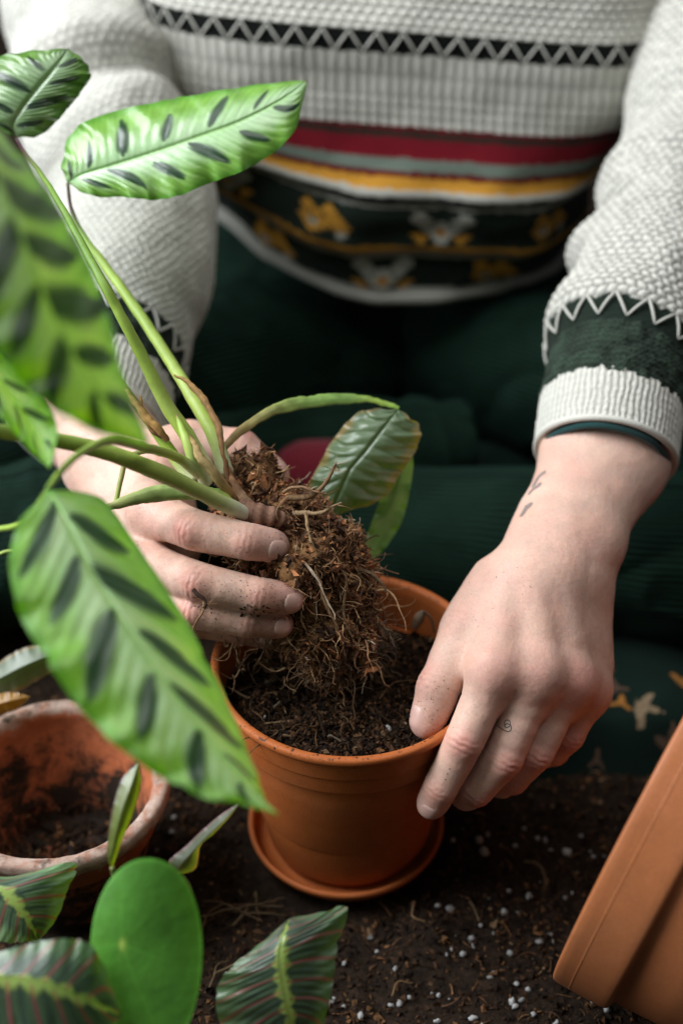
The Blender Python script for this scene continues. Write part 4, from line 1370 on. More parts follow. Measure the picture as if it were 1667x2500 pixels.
# ------------------------------------------------------------------ roots
def strands(mb, starts, dirs, lengths, radii, cols, nseg=8, curl=.5, gravity=.25, sides=3, seed=0):
    """many thin roots, vectorised"""
    r = np.random.default_rng(seed); n = len(starts)
    C = np.zeros((n, nseg, 3)); C[:, 0] = starts; d = unit(dirs)
    st = (np.asarray(lengths) / (nseg - 1))[:, None]
    bend = r.normal(size=(n, 3)) * curl
    for k in range(1, nseg):
        bend = bend * .6 + r.normal(size=(n, 3)) * curl * .6
        d = unit(d + bend * .55 + np.array([0, 0, -gravity * .3]))
        C[:, k] = C[:, k - 1] + d * st
    T = unit(np.gradient(C, axis=1))
    ref = unit(r.normal(size=(n, 1, 3)))
    Nf = unit(np.cross(T, ref)); B = np.cross(T, Nf)
    tap = np.linspace(1, .35, nseg)[None, :, None, None] * np.asarray(radii)[:, None, None, None]
    tap = tap * (1 + .25 * r.normal(size=(n, nseg, 1, 1)))
    a = np.linspace(0, 2 * np.pi, sides, endpoint=False)
    V = C[:, :, None] + tap * (np.cos(a)[None, None, :, None] * Nf[:, :, None] + np.sin(a)[None, None, :, None] * B[:, :, None])
    per = nseg * sides
    f = grid_faces(sides, nseg, True)
    Q = (f[None] + (np.arange(n) * per)[:, None, None]).reshape(-1, 4)
    c = np.repeat(np.asarray(cols), per, 0)
    mb.add(V.reshape(-1, 3), Q, None, c)
    return C

def chips(mb, pos, size, cols, elong=2.0, seed=0):
    """small angular crumbs: squashed random octahedra"""
    r = np.random.default_rng(seed); n = len(pos)
    base = np.array([[1, 0, 0], [-1, 0, 0], [0, 1, 0], [0, -1, 0], [0, 0, 1], [0, 0, -1]], float)
    fac = np.array([[0, 2, 4], [2, 1, 4], [1, 3, 4], [3, 0, 4], [2, 0, 5], [1, 2, 5], [3, 1, 5], [0, 3, 5]])
    sh = r.uniform(.5, 1.2, (n, 1, 3)) * np.stack([r.uniform(1, elong, n), np.ones(n), r.uniform(.4, .9, n)], -1)[:, None]
    V = base[None] * sh + r.normal(size=(n, 6, 3)) * .25
    q = r.normal(size=(n, 4)); q /= np.linalg.norm(q, axis=1, keepdims=True)
    w, x, y, z = q.T
    Rm = np.stack([1 - 2 * (y * y + z * z), 2 * (x * y - z * w), 2 * (x * z + y * w), 2 * (x * y + z * w), 1 - 2 * (x * x + z * z), 2 * (y * z - x * w), 2 * (x * z - y * w), 2 * (y * z + x * w), 1 - 2 * (x * x + y * y)], -1).reshape(n, 3, 3)
    V = np.einsum('nij,nkj->nki', Rm, V) * np.asarray(size)[:, None, None] + np.asarray(pos)[:, None]
    T = (fac[None] + (np.arange(n) * 6)[:, None, None]).reshape(-1, 3)
    mb.add(V.reshape(-1, 3), None, T, np.repeat(np.asarray(cols), 6, 0))

def soil_cols(n, r, light=1.0):
    pal = np.array([[.010, .006, .004], [.022, .012, .007], [.045, .023, .012], [.080, .040, .018], [.115, .055, .024], [.14, .085, .045]])
    p = np.array([.30, .28, .22, .12, .06, .02])
    return pal[r.choice(len(pal), n, p=p)] * r.uniform(.7, 1.3, (n, 1)) * light

def root_cols(n, r, light=1.0):
    pal = np.array([[.26, .16, .085], [.18, .10, .05], [.34, .22, .12], [.10, .05, .025], [.28, .22, .16], [.05, .026, .014]])
    p = np.array([.27, .25, .13, .17, .08, .10])
    return pal[r.choice(len(pal), n, p=p)] * r.uniform(.7, 1.25, (n, 1)) * light

BALL = [((574, 1145, .832), .011), ((615, 1222, .828), .019), ((685, 1297, .826), .028), ((750, 1375, .826), .032), ((787, 1465, .828), .032), ((812, 1550, .830), .026), ((824, 1612, .832), .014)]

def root_ball(parent):
    r = np.random.default_rng(11)
    P = np.array([W(*b[0]) for b in BALL]); R = np.array([b[1] for b in BALL])
    S = SDF(P.min(0) - .06, P.max(0) + .06, .0022)
    D = S.field(); S.chain(D, P, R * .86, .01)
    for _ in range(34):                                    # ragged clumps
        k = r.integers(1, len(P) - 1); d = unit(r.normal(size=3)); c_ = P[k] * r.uniform(.3, 1) ; c_ = P[k] + (P[k + 1] - P[k]) * r.uniform(-.5, .5) + d * R[k] * r.uniform(.7, 1.0)
        S.cone(D, c_, c_ + d * .003, R[k] * r.uniform(.12, .30), R[k] * .12, .006)
    V, Q = S.mesh(D)
    Nn = vnormals(V, Q)
    d = fbm(V, 50, 3, 3) * .0085 + fbm(V, 170, 5, 3) * .0032
    V = V + Nn * d[:, None]
    me = mesh_from('root_ball', V, Q)
    k = smooth(-.6, .9, fbm(V, 70, 7, 4))[:, None]
    color_attr(me, 'col', np.array([.06, .032, .016]) * (1 - k) + np.array([.28, .145, .062]) * k)
    ball = obj('root_ball', me, M['crumb']); adopt(ball, parent)
    ball['label'] = 'ball of brown soil held together by roots'
    # crumbs sticking to it
    i = r.integers(0, len(V), 9000)
    mb = MB()
    c = soil_cols(9000, r, 4.2); c[:, 0] *= 1.15
    chips(mb, V[i] + Nn[i] * r.uniform(-.001, .0025, (9000, 1)), r.gamma(2.2, .0005, 9000).clip(.0004, .0034), c, 2.2, 5)
    o = mb.build('soil_crumbs', M['crumb'], ball, False); o['kind'] = 'stuff'
    # fine roots
    mb = MB()
    ax = unit(P[-1] - P[0])
    n = 9500
    i = r.integers(0, len(V), n)
    tang = unit(ax[None] * .35 + r.normal(size=(n, 3))); dirs = unit(tang + Nn[i] * r.uniform(.0, .7, (n, 1)))
    strands(mb, V[i] - Nn[i] * .0005, dirs, r.uniform(.003, .009, n), r.uniform(.00016, .00042, n), root_cols(n, r, 1.9) * np.array([1.05, .95, .85]), 6, 1.0, .15, 3, 21)
    n = 650
    i = r.integers(0, len(V), n)
    strands(mb, V[i] + Nn[i] * .0005, unit(ax[None] * .5 + r.normal(size=(n, 3)) * .8 + Nn[i] * .15), r.uniform(.008, .022, n), r.uniform(.00026, .00048, n), root_cols(n, r, 1.8), 10, .85, .25, 4, 22)
    n = 70                                                 # a few longer pale ones
    i = r.integers(0, len(V), n)
    strands(mb, V[i] + Nn[i] * .001, unit(ax[None] * .9 + r.normal(size=(n, 3)) * .6 + Nn[i] * .25), r.uniform(.018, .038, n), r.uniform(.0005, .00085, n), root_cols(n, r, 1.7), 14, .6, .25, 5, 23)
    # fluffy grey hair roots at the lower right
    for (c0, nn, ln) in (((900, 1540, .828), 300, .014), ((860, 1600, .826), 260, .013), ((800, 1600, .822), 160, .013), ((850, 1420, .812), 120, .010)):
        s = W(*c0) + r.normal(size=(nn, 3)) * np.array([.007, .007, .007])
        dd = unit(np.array([.4, -.1, -.5]) + r.normal(size=(nn, 3)) * .8)
        cc = np.array([.24, .18, .13]) * r.uniform(.5, 1.25, (nn, 1))
        strands(mb, s, dd, r.uniform(.4, 1, nn) * ln, r.uniform(.00014, .00032, nn), cc, 7, .8, .1, 3, int(c0[0]))
    # hanging into the pot
    n = 120
    s = np.array([W(*p) for p in zip(r.uniform(560, 860, n), r.uniform(1540, 1660, n), r.uniform(.81, .85, n))])
    strands(mb, s, unit(np.array([-.1, -.2, -.8]) + r.normal(size=(n, 3)) * .8), r.uniform(.010, .030, n), r.uniform(.0003, .0007, n), root_cols(n, r, .85), 12, .8, .4, 4, 31)
    o = mb.build('fine_roots', M['root'], ball); o['kind'] = 'stuff'
    # single roots one can pick out
    def root(pts, rad, col=(.16, .085, .04), hairs=14, name='root'):
        C = spline([W(*p) for p in pts], 40)
        C = C + np.stack([vnoise(C, 140, 3), vnoise(C, 150, 5), vnoise(C, 145, 8)], -1) * .0012
        R = np.linspace(rad, rad * .35, 40) * 1e-3 * (1 + .18 * vnoise(C, 500, 2))
        v, q, t = tube(C, R, 8)
        mb = MB(); mb.add(v, q, t, np.asarray(col) * 1.0)
        k = r.integers(6, 39, hairs)
        strands(mb, C[k], unit(r.normal(size=(hairs, 3)) + unit(C[-1] - C[0]) * .5), r.uniform(.003, .010, hairs), r.uniform(.0002, .0004, hairs), root_cols(hairs, r, 1.2), 6, .5, 0, 3, int(rad * 100))
        mb.build(name, M['root'], parent)
    root([(700, 1215, .80), (750, 1212, .795), (785, 1190, .79), (805, 1165, .79), (822, 1135, .79)], 2.0, (.17, .10, .05), 22)
    root([(715, 1250, .80), (770, 1255, .79), (800, 1240, .785), (836, 1226, .785)], 1.6, (.24, .16, .09), 12)
    root([(690, 1200, .80), (720, 1190, .795), (760, 1195, .79), (800, 1205, .79)], 1.2, (.22, .13, .07), 14)
    root([(860, 1390, .81), (900, 1398, .808), (925, 1415, .806), (940, 1445, .806)], 1.7, (.15, .09, .05), 16)
    root([(880, 1395, .82), (930, 1392, .815), (975, 1402, .815)], 1.0, (.16, .09, .05), 8)
    root([(500, 1465, .775), (495, 1495, .768), (482, 1520, .768), (468, 1545, .768)], 1.0, (.20, .11, .05), 8)
    root([(470, 1440, .770), (505, 1470, .766), (500, 1485, .766)], 1.3, (.03, .016, .01), 10)
    root([(780, 1330, .795), (770, 1400, .79), (800, 1480, .793), (830, 1560, .80)], 1.4, (.26, .16, .08), 18)
    root([(720, 1330, .79), (735, 1400, .79), (730, 1470, .795), (745, 1540, .80)], 1.1, (.30, .20, .11), 12)
    root([(800, 1350, .80), (845, 1410, .797), (840, 1500, .80), (870, 1580, .805)], 1.2, (.24, .15, .08), 14)
    root([(650, 1350, .79), (600, 1370, .785), (580, 1385, .783)], 1.0, (.20, .11, .05), 10)
    root([(745, 1250, .79), (760, 1320, .787), (790, 1380, .79)], 1.1, (.32, .21, .11), 10)

def rhizome(parent):
    C = spline([W(585, 1245, .800), W(625, 1256, .797), W(665, 1262, .797), W(700, 1280, .803)], 40)
    t = np.linspace(0, 1, 40)
    R = .0070 * (1 + .07 * np.sin(t * 34 + 2 * np.sin(t * 7)) - .45 * t ** 2)
    v, q, tr = tube(C, R, 20)
    k = np.repeat(.5 + .5 * np.sin(t * 34), 20)
    col = np.array([.13, .065, .045]) * (1 - k[:, None]) + np.array([.27, .15, .10]) * k[:, None]
    col = np.vstack([col, col[:1], col[-1:]])
    mb = MB(); mb.add(v, q, tr, col); mb.C = [col]
    o = mb.build('rhizome', M['root'], parent); o['label'] = 'ringed pinkish brown rhizome below the stem bases'

def calathea():
    root = tag(empty('uprooted_plant', W(590, 1180, .83)), 'uprooted houseplant with long dark-blotched leaves, its root ball held in a hand', 'plant')
    root_ball(root); rhizome(root)
    G1 = (.36, .47, .10); G2 = (.29, .42, .07); G3 = (.18, .31, .05); PALE = (.62, .64, .42); PUR = (.07, .035, .03)
    add_stem(root, [(553, 1160, .812), (520, 1060, .815), (455, 945, .832), (350, 780, .848), (258, 650, .862), (200, 570, .868), (174, 505, .870), (166, 447, .870)],
             [4.63, 4.23, 3.84, 3.18, 2.78, 2.11, 1.25, 1.12], [PALE, G1, G1, G2, G2, G3, PUR, (.10, .08, .03)], seed=1)
    add_stem(root, [(520, 1165, .806), (455, 1060, .803), (405, 985, .800), (345, 865, .792), (290, 760, .785), (235, 660, .785), (130, 470, .82), (60, 370, .87), (40, 335, .88)],
             [4.10, 4.30, 4.10, 3.44, 3.04, 2.64, 1.85, 1.25, 1.06], [PALE, G1, G1, G2, G2, G3, G3, PUR, PUR], seed=2)
    add_stem(root, [(612, 1260, .801), (590, 1250, .792), (530, 1222, .780), (410, 1163, .758), (280, 1110, .735), (140, 1075, .712), (10, 1055, .685), (-130, 1030, .65), (-260, 960, .62)],
             [2.17, 3.97, 4.37, 4.50, 4.37, 3.97, 3.57, 3.31, 2.64], [(.5, .45, .35), (.62, .62, .48), (.42, .48, .18), G1, G1, G2, G2, G3, G3], seed=3)
    add_stem(root, [(117, 1195, .628), (150, 1150, .640), (200, 1105, .660), (270, 1076, .695), (350, 1092, .735), (430, 1115, .778), (490, 1160, .796)],
             [1.25, 1.52, 1.72, 2.11, 2.38, 2.78, 2.98], [G3, G2, G2, G2, G1, G1, PALE], seed=4)
    add_stem(root, [(505, 1180, .800), (478, 1130, .792), (458, 1080, .790), (440, 1035, .795), (432, 1012, .798)], [3.84, 3.71, 2.91, 1.85, 0.53], [PALE, (.38, .46, .18), G1, G2, (.2, .12, .05)], seed=5)
    add_stem(root, [(470, 1175, .812), (425, 1115, .812), (390, 1065, .812), (330, 985, .810), (250, 880, .80), (150, 760, .72), (20, 560, .62), (-60, 240, .55)], [3.97, 3.71, 3.31, 2.78, 2.51, 2.24, 1.98, 1.58], [PALE, G1, G2, (.22, .28, .06), G2, G3, G3, G3], seed=6)
    add_stem(root, [(400, 1108, .79), (352, 1102, .782), (312, 1120, .776), (296, 1170, .774), (282, 1240, .774)], [1.45, 1.45, 1.45, 1.45, 1.32], [G1, (.36, .38, .14), (.30, .26, .10), (.30, .30, .10), G2], seed=7)
    add_stem(root, [(-160, 1330, .72), (-40, 1297, .712), (50, 1278, .69), (117, 1200, .635)], [1.58, 1.58, 1.45, 1.19], [G2] * 4, seed=8)
    add_stem(root, [(-160, 1420, .74), (0, 1352, .732), (45, 1345, .730)], [1.06, 0.99, 0.66], [G3, G2, (.25, .20, .08)], seed=9)
    # sheaths
    add_strip(root, [(572, 1212, .792), (480, 1203, .782), (400, 1203, .776), (330, 1218, .772), (258, 1240, .770)], [3.2, 4.2, 4.4, 3.6, 1.6], [G1, (.28, .40, .12), (.30, .40, .13), (.30, .36, .12), (.26, .26, .09)], 'leaf_sheath', .25, seed=3, mat='stem')
    add_strip(root, [(548, 1092, .820), (590, 1050, .828), (660, 1005, .838), (740, 982, .850), (840, 972, .862), (920, 978, .868), (972, 998, .870)], [2.0, 2.6, 3.2, 4.0, 3.4, 2.0, 1.2], [(.30, .20, .08), (.30, .22, .08), (.26, .27, .08), (.22, .33, .08), (.20, .34, .08), G2, G3], 'leaf_sheath', .17, seed=4, mat='stem', label='arched green sheath with a browned edge')
    add_strip(root, [(462, 1062, .790), (482, 1100, .783), (520, 1150, .783), (562, 1205, .790), (585, 1228, .795)], [1.01, 2.45, 3.02, 2.59, 1.30], [(0.270, 0.182, 0.072), (0.459, 0.322, 0.145), (0.405, 0.294, 0.131), (0.324, 0.182, 0.072), (0.162, 0.084, 0.043)], 'dry_sheath', .40, seed=5)
    add_strip(root, [(425, 915, .805), (462, 935, .803), (500, 985, .800), (532, 1050, .799), (540, 1110, .800), (556, 1175, .803), (590, 1225, .803)], [0.58, 1.58, 2.16, 2.30, 1.87, 2.02, 1.73], [(0.540, 0.350, 0.131), (0.486, 0.294, 0.116), (0.405, 0.238, 0.102), (0.351, 0.196, 0.087), (0.243, 0.126, 0.058), (0.216, 0.112, 0.058), (0.135, 0.070, 0.043)], 'dry_sheath', .42, seed=6, twist=.8)
    add_strip(root, [(305, 950, .806), (345, 1005, .803), (385, 1045, .801), (410, 1078, .803)], [0.72, 2.16, 2.45, 1.58], [(0.567, 0.420, 0.174), (0.459, 0.280, 0.102), (0.378, 0.210, 0.072), (0.162, 0.084, 0.043)], 'dry_sheath', .42, seed=7)
    add_strip(root, [(345, 965, .808), (350, 1010, .806), (368, 1050, .804), (395, 1072, .805)], [0.58, 1.30, 1.73, 1.15], [(0.405, 0.238, 0.087), (0.324, 0.168, 0.072), (0.216, 0.112, 0.043), (0.108, 0.056, 0.029)], 'dry_sheath', .42, seed=8, twist=1.2)
    add_strip(root, [(548, 1130, .806), (572, 1180, .80), (605, 1228, .797), (630, 1250, .797)], [1.30, 2.30, 2.45, 1.30], [(0.297, 0.168, 0.072), (0.243, 0.126, 0.065), (0.351, 0.224, 0.131), (0.162, 0.084, 0.043)], 'dry_sheath', .42, seed=9)
    # leaves
    add_leaf(root, [(117, 1195, 0.628), (32, 1307, 0.608), (37, 1467, 0.592), (106, 1600, 0.582), (210, 1748, 0.577), (325, 1852, 0.578), (475, 1938, 0.582), (615, 1970, 0.590), (682, 1990, 0.598)],
             [(117, 1195, 0.628), (165, 1276, 0.620), (235, 1410, 0.608), (310, 1525, 0.600), (400, 1655, 0.595), (500, 1790, 0.594), (585, 1893, 0.595), (645, 1955, 0.597), (682, 1990, 0.598)],
             [(117, 1195, 0.628), (245, 1215, 0.646), (345, 1345, 0.644), (440, 1490, 0.640), (528, 1655, 0.634), (592, 1800, 0.624), (630, 1900, 0.612), (648, 1955, 0.604), (682, 1990, 0.598)],
             calathea_col(6, 1, off=.35, start=.05, size=1.3, reach=1.15), 'large blotched leaf pointing down across both left pots', ripple=.0026, quilt=.0009, nu=80, nv=220, cup=.05)
    add_leaf(root, [(-60, 240, 0.550), (-170, 400, 0.530), (-170, 560, 0.522), (-110, 720, 0.520), (-20, 840, 0.522), (80, 962, 0.530), (210, 1045, 0.545), (372, 1092, 0.565)],
             [(-60, 240, 0.550), (-25, 360, 0.544), (25, 500, 0.538), (80, 640, 0.536), (140, 790, 0.538), (212, 915, 0.543), (292, 1020, 0.552), (372, 1092, 0.565)],
             [(-60, 240, 0.550), (10, 330, 0.570), (90, 425, 0.575), (160, 530, 0.578), (222, 650, 0.578), (272, 790, 0.575), (305, 930, 0.570), (372, 1092, 0.565)],
             calathea_col(6, 5, off=.3, start=.06, size=1.6, dull=.50, reach=1.5), 'very large blurred leaf at the left edge, nearest the lens', ripple=.0026, quilt=.0009, nu=80, nv=220, cup=.05)
    add_leaf(root, [(-260, 960, 0.620), (-150, 930, 0.625), (-60, 960, 0.628), (20, 1040, 0.630), (80, 1105, 0.632), (123, 1146, 0.635)],
             [(-260, 960, 0.620), (-150, 860, 0.632), (-50, 890, 0.636), (40, 980, 0.640), (95, 1070, 0.640), (123, 1146, 0.635)],
             [(-260, 960, 0.620), (-150, 790, 0.620), (-20, 850, 0.625), (75, 945, 0.628), (140, 1035, 0.632), (123, 1146, 0.635)],
             calathea_col(5, 8, pale=1.2, off=.4), 'narrow pale leaf with its tip over the wrist', ripple=.0012, quilt=.0004)
    add_leaf(root, [(166, 447, .870), (152, 400, .868), (180, 318, .868), (260, 278, .868), (390, 247, .868), (530, 222, .867), (650, 204, .866), (752, 195, .866)],
             [(166, 447, .870), (200, 425, .862), (280, 402, .856), (375, 372, .853), (480, 335, .852), (585, 296, .853), (680, 246, .858), (752, 195, .866)],
             [(166, 447, .870), (225, 478, .862), (318, 482, .856), (400, 490, .852), (510, 448, .850), (610, 408, .852), (712, 330, .857), (752, 195, .866)],
             calathea_col(6, 2, off=.5, start=.03, pale=1.08, size=.9), 'pale green blotched leaf in front of the jumper', ripple=.0028, quilt=.0007, nu=80, nv=200, cup=.10, seed=2, mat='leafpale')
    add_leaf(root, [(40, 335, .880), (-12, 312, .878), (-62, 270, .876), (-80, 220, .874), (-60, 170, .872), (0, 138, .870), (80, 124, .868), (168, 118, .868)],
             [(40, 335, .880), (32, 305, .872), (48, 275, .866), (74, 240, .863), (103, 205, .862), (128, 175, .862), (150, 145, .865), (168, 118, .868)],
             [(40, 335, .880), (95, 332, .876), (138, 298, .874), (175, 255, .874), (208, 216, .873), (222, 182, .872), (206, 148, .870), (168, 118, .868)],
             calathea_col(4, 3, dull=.62, off=.4, start=.05, size=1.2), 'small blotched leaf in the upper left corner', ripple=.0022, quilt=.0012, cup=.12, seed=1, mat='leafpale')
    add_leaf(root, [(972, 998, .870), (880, 1005, .872), (815, 1070, .874), (782, 1130, .876), (752, 1200, .876), (800, 1262, .876)],
             [(972, 998, .870), (930, 1050, .864), (890, 1102, .862), (850, 1150, .863), (825, 1205, .868), (800, 1262, .876)],
             [(972, 998, .870), (1025, 1045, .874), (1012, 1105, .876), (975, 1160, .878), (930, 1220, .880), (800, 1262, .876)],
             plain_col((.105, .150, .085), 4, (.22, .17, .07)), 'dull dark green leaf hanging behind the roots', ripple=.003, quilt=.0022, qf=9, cup=.10, seed=3)
    add_leaf(root, [(985, 1040, .888), (955, 1130, .890), (930, 1210, .892), (905, 1280, .892), (888, 1335, .892), (897, 1370, .892)],
             [(985, 1040, .888), (985, 1120, .892), (965, 1210, .894), (940, 1280, .895), (912, 1335, .894), (897, 1370, .892)],
             [(985, 1040, .888), (1008, 1120, .895), (996, 1220, .898), (975, 1285, .898), (930, 1350, .896), (897, 1370, .892)],
             plain_col((.085, .18, .035), 6), 'bright green leaf hanging lowest behind the roots', ripple=.001)

def other_plants():
    # prayer plant in front
    pp = tag(empty('prayer_plant', WZ(420, 2700, 0)), 'prayer plant with red-veined dark leaves at the bottom edge', 'plant')
    add_leaf(pp, [(-70, 2130, .735), (-95, 2220, .73), (-50, 2280, .728), (10, 2300, .728), (60, 2300, .73), (95, 2297, .735)],
             [(-70, 2130, .735), (-20, 2155, .728), (20, 2185, .725), (52, 2225, .725), (78, 2265, .728), (95, 2297, .735)],
             [(-70, 2130, .735), (30, 2140, .735), (182, 2105, .738), (165, 2175, .738), (138, 2245, .738), (95, 2297, .735)],
             maranta_col(6, 1, 1.7), 'small red-veined leaf before the old pot', ripple=.0006, quilt=.0004)
    add_leaf(pp, [(-160, 2390, .66), (-60, 2345, .655), (40, 2312, .652), (150, 2292, .65), (235, 2320, .652), (300, 2480, .66)],
             [(-160, 2390, .66), (-70, 2385, .65), (30, 2388, .645), (120, 2405, .643), (205, 2440, .648), (300, 2480, .66)],
             [(-160, 2390, .66), (-140, 2500, .66), (-20, 2590, .655), (120, 2610, .652), (230, 2570, .655), (300, 2480, .66)],
             maranta_col(8, 2), 'dark red-veined leaf in the lower left corner', ripple=.0012, quilt=.0006)
    add_leaf(pp, [(706, 2242, .715), (640, 2300, .712), (568, 2358, .71), (530, 2412, .712), (535, 2490, .716), (590, 2580, .72), (745, 2620, .72)],
             [(706, 2242, .715), (690, 2285, .704), (683, 2340, .70), (692, 2400, .70), (706, 2465, .702), (724, 2530, .708), (745, 2620, .72)],
             [(706, 2242, .715), (790, 2226, .716), (848, 2216, .718), (822, 2320, .716), (812, 2410, .714), (788, 2510, .716), (745, 2620, .72)],
             maranta_col(10, 4), 'dark red-veined leaf with yellow midrib at the bottom centre', ripple=.0012, quilt=.0008, nu=70, nv=170)
    add_leaf(pp, [(583, 1962, .708), (545, 1985, .708), (500, 2022, .708), (455, 2065, .71), (412, 2105, .715), (440, 2135, .72)],
             [(583, 1962, .708), (550, 2000, .704), (505, 2042, .703), (470, 2080, .705), (440, 2115, .71), (440, 2135, .72)],
             [(583, 1962, .708), (562, 1992, .712), (522, 2035, .714), (490, 2065, .716), (478, 2120, .718), (440, 2135, .72)],
             plain_col((.105, .120, .085), 3, (.25, .13, .15)), 'curled grey-green leaf edge with purple underside', ripple=.0005)
    add_leaf(pp, [(338, 1862, .700), (300, 1900, .698), (278, 1960, .697), (266, 2030, .697), (262, 2095, .70), (275, 2120, .705)],
             [(338, 1862, .700), (322, 1915, .694), (300, 1975, .692), (284, 2035, .693), (274, 2090, .698), (275, 2120, .705)],
             [(338, 1862, .700), (345, 1915, .704), (326, 1985, .704), (302, 2045, .704), (284, 2095, .703), (275, 2120, .705)],
             plain_col((.10, .125, .03), 5, (.07, .05, .03)), 'rolled olive young leaf against the old pot rim', ripple=.0003)
    for pts, rr in (([(440, 2132, .72), (465, 2190, .722), (440, 2330, .728), (420, 2520, .735), (430, 2720, .74)], 1.4), ([(275, 2118, .705), (290, 2180, .715), (330, 2320, .725), (380, 2520, .735), (420, 2720, .74)], 1.4),
                    ([(745, 2618, .72), (700, 2680, .73), (520, 2760, .74)], 1.5), ([(-160, 2390, .66), (-120, 2560, .68), (60, 2700, .70), (300, 2790, .72)], 1.6), ([(-70, 2130, .735), (-130, 2260, .73), (-80, 2520, .72), (160, 2740, .73)], 1.4)):
        add_stem(pp, pts, [rr, rr, rr], [(.16, .17, .06), (.14, .18, .05), (.12, .15, .05)], seed=int(rr * 10))
    # round-leaved plant
    rp = tag(empty('round_leaf_plant', WZ(380, 2760, 0)), 'single plain bright green oval leaf with a pale dot, bottom left', 'plant')
    n = 70
    a = np.linspace(0, 2 * np.pi, 160, endpoint=False); rr = np.linspace(0, 1, n)
    c0 = np.array([295, 2304.]); 
    Vs = []; 
    for r_ in rr:
        ox = 358 + 136 * np.sign(np.cos(a)) * np.abs(np.cos(a)) ** .95; oy = 2345 - 250 * np.sin(a) * (1 + .03 * np.cos(a))
        ox = ox + 6 * np.sin(2 * a)
        px = c0[0] + (ox - c0[0]) * r_; py = c0[1] + (oy - c0[1]) * r_
        zc = .660 + .004 * (py - 2300) / 250 + .003 * r_ ** 2 + .0025 * ((px - 360) / 136) ** 2 + .0016 * r_ ** 2 * np.sin(3 * a + 1)
        Vs.append(np.array([W(x, y, z) for x, y, z in zip(px, py, zc)]))
    P = np.vstack(Vs)
    me = mesh_from('leaf', P, grid_faces(160, n, True))
    rad = np.repeat(rr, 160); ang = np.tile(a, n)
    c = np.tile([.075, .235, .032], (len(P), 1)) * (1 + .22 * fbm(P, 45, 5, 4))[:, None]
    vein = np.exp(-((np.abs(np.sin(ang * 3 + .4)) * rad / .03) ** 2)) * smooth(0, .2, rad) * (1.15 - rad) * .35
    c = c * (1 + vein[:, None])
    d = np.exp(-(rad / .055) ** 2)[:, None]; c = c * (1 - d) + np.array([.42, .58, .12]) * d
    e = smooth(.93, 1, rad)[:, None]; c = c * (1 + .5 * e)
    color_attr(me, 'col', c)
    o = obj('leaf', me, M['gloss']); adopt(o, rp)
    add_stem(rp, [(295, 2304, .670), (330, 2380, .69), (380, 2560, .72), (390, 2740, .74)], [1.7, 1.9, 2.2, 2.4], [(.25, .40, .10), (.14, .26, .05), (.12, .2, .05), (.1, .15, .05)], seed=3)
    # dull leaves behind the old pot
    dp = tag(empty('drooping_plant', WZ(-40, 1640, 0)), 'dull grey-green leaves drooping behind the old pot rim', 'plant')
    add_leaf(dp, [(-90, 1690, .90), (-30, 1640, .90), (40, 1590, .898), (110, 1572, .898), (170, 1585, .90), (215, 1610, .905)],
             [(-90, 1690, .90), (-20, 1665, .893), (50, 1630, .89), (110, 1605, .89), (165, 1600, .895), (215, 1610, .905)],
             [(-90, 1690, .90), (-10, 1705, .90), (60, 1680, .90), (120, 1645, .90), (170, 1625, .90), (215, 1610, .905)],
             plain_col((.085, .115, .065), 7, (.16, .12, .06)), ripple=.001)
    add_leaf(dp, [(170, 1600, .91), (180, 1640, .91), (200, 1680, .91), (240, 1715, .912), (275, 1725, .915)],
             [(170, 1600, .91), (205, 1630, .905), (225, 1665, .905), (255, 1700, .908), (275, 1725, .915)],
             [(170, 1600, .91), (235, 1605, .91), (265, 1640, .91), (285, 1690, .912), (275, 1725, .915)],
             plain_col((.060, .085, .045), 9), ripple=.001)
    add_leaf(dp, [(-60, 1735, .885), (-20, 1700, .885), (30, 1690, .884), (75, 1700, .885)],
             [(-60, 1735, .885), (-15, 1722, .88), (30, 1710, .88), (75, 1700, .885)],
             [(-60, 1735, .885), (-5, 1745, .885), (45, 1728, .885), (75, 1700, .885)],
             plain_col((.22, .12, .03), 11), 'browned leaf tip', ripple=.001)
    add_stem(dp, [(-90, 1690, .90), (-140, 1720, .91), (-170, 1790, .92)], [1.6, 1.8, 2], [(.12, .15, .05)] * 3, seed=4)

# ------------------------------------------------------------------ soil in the pot, crumbs, perlite
def soil_z(x, y):
    P = np.stack([x, y, 0 * x], -1)
    t = (y + .075) / .15
    return POT[2] - .011 - .024 * smooth(.0, 1.0, t) + .006 * np.exp(-(((x - .0) / .03) ** 2 + ((y + .01) / .03) ** 2)) + fbm(P, 60, 101, 3) * .0035

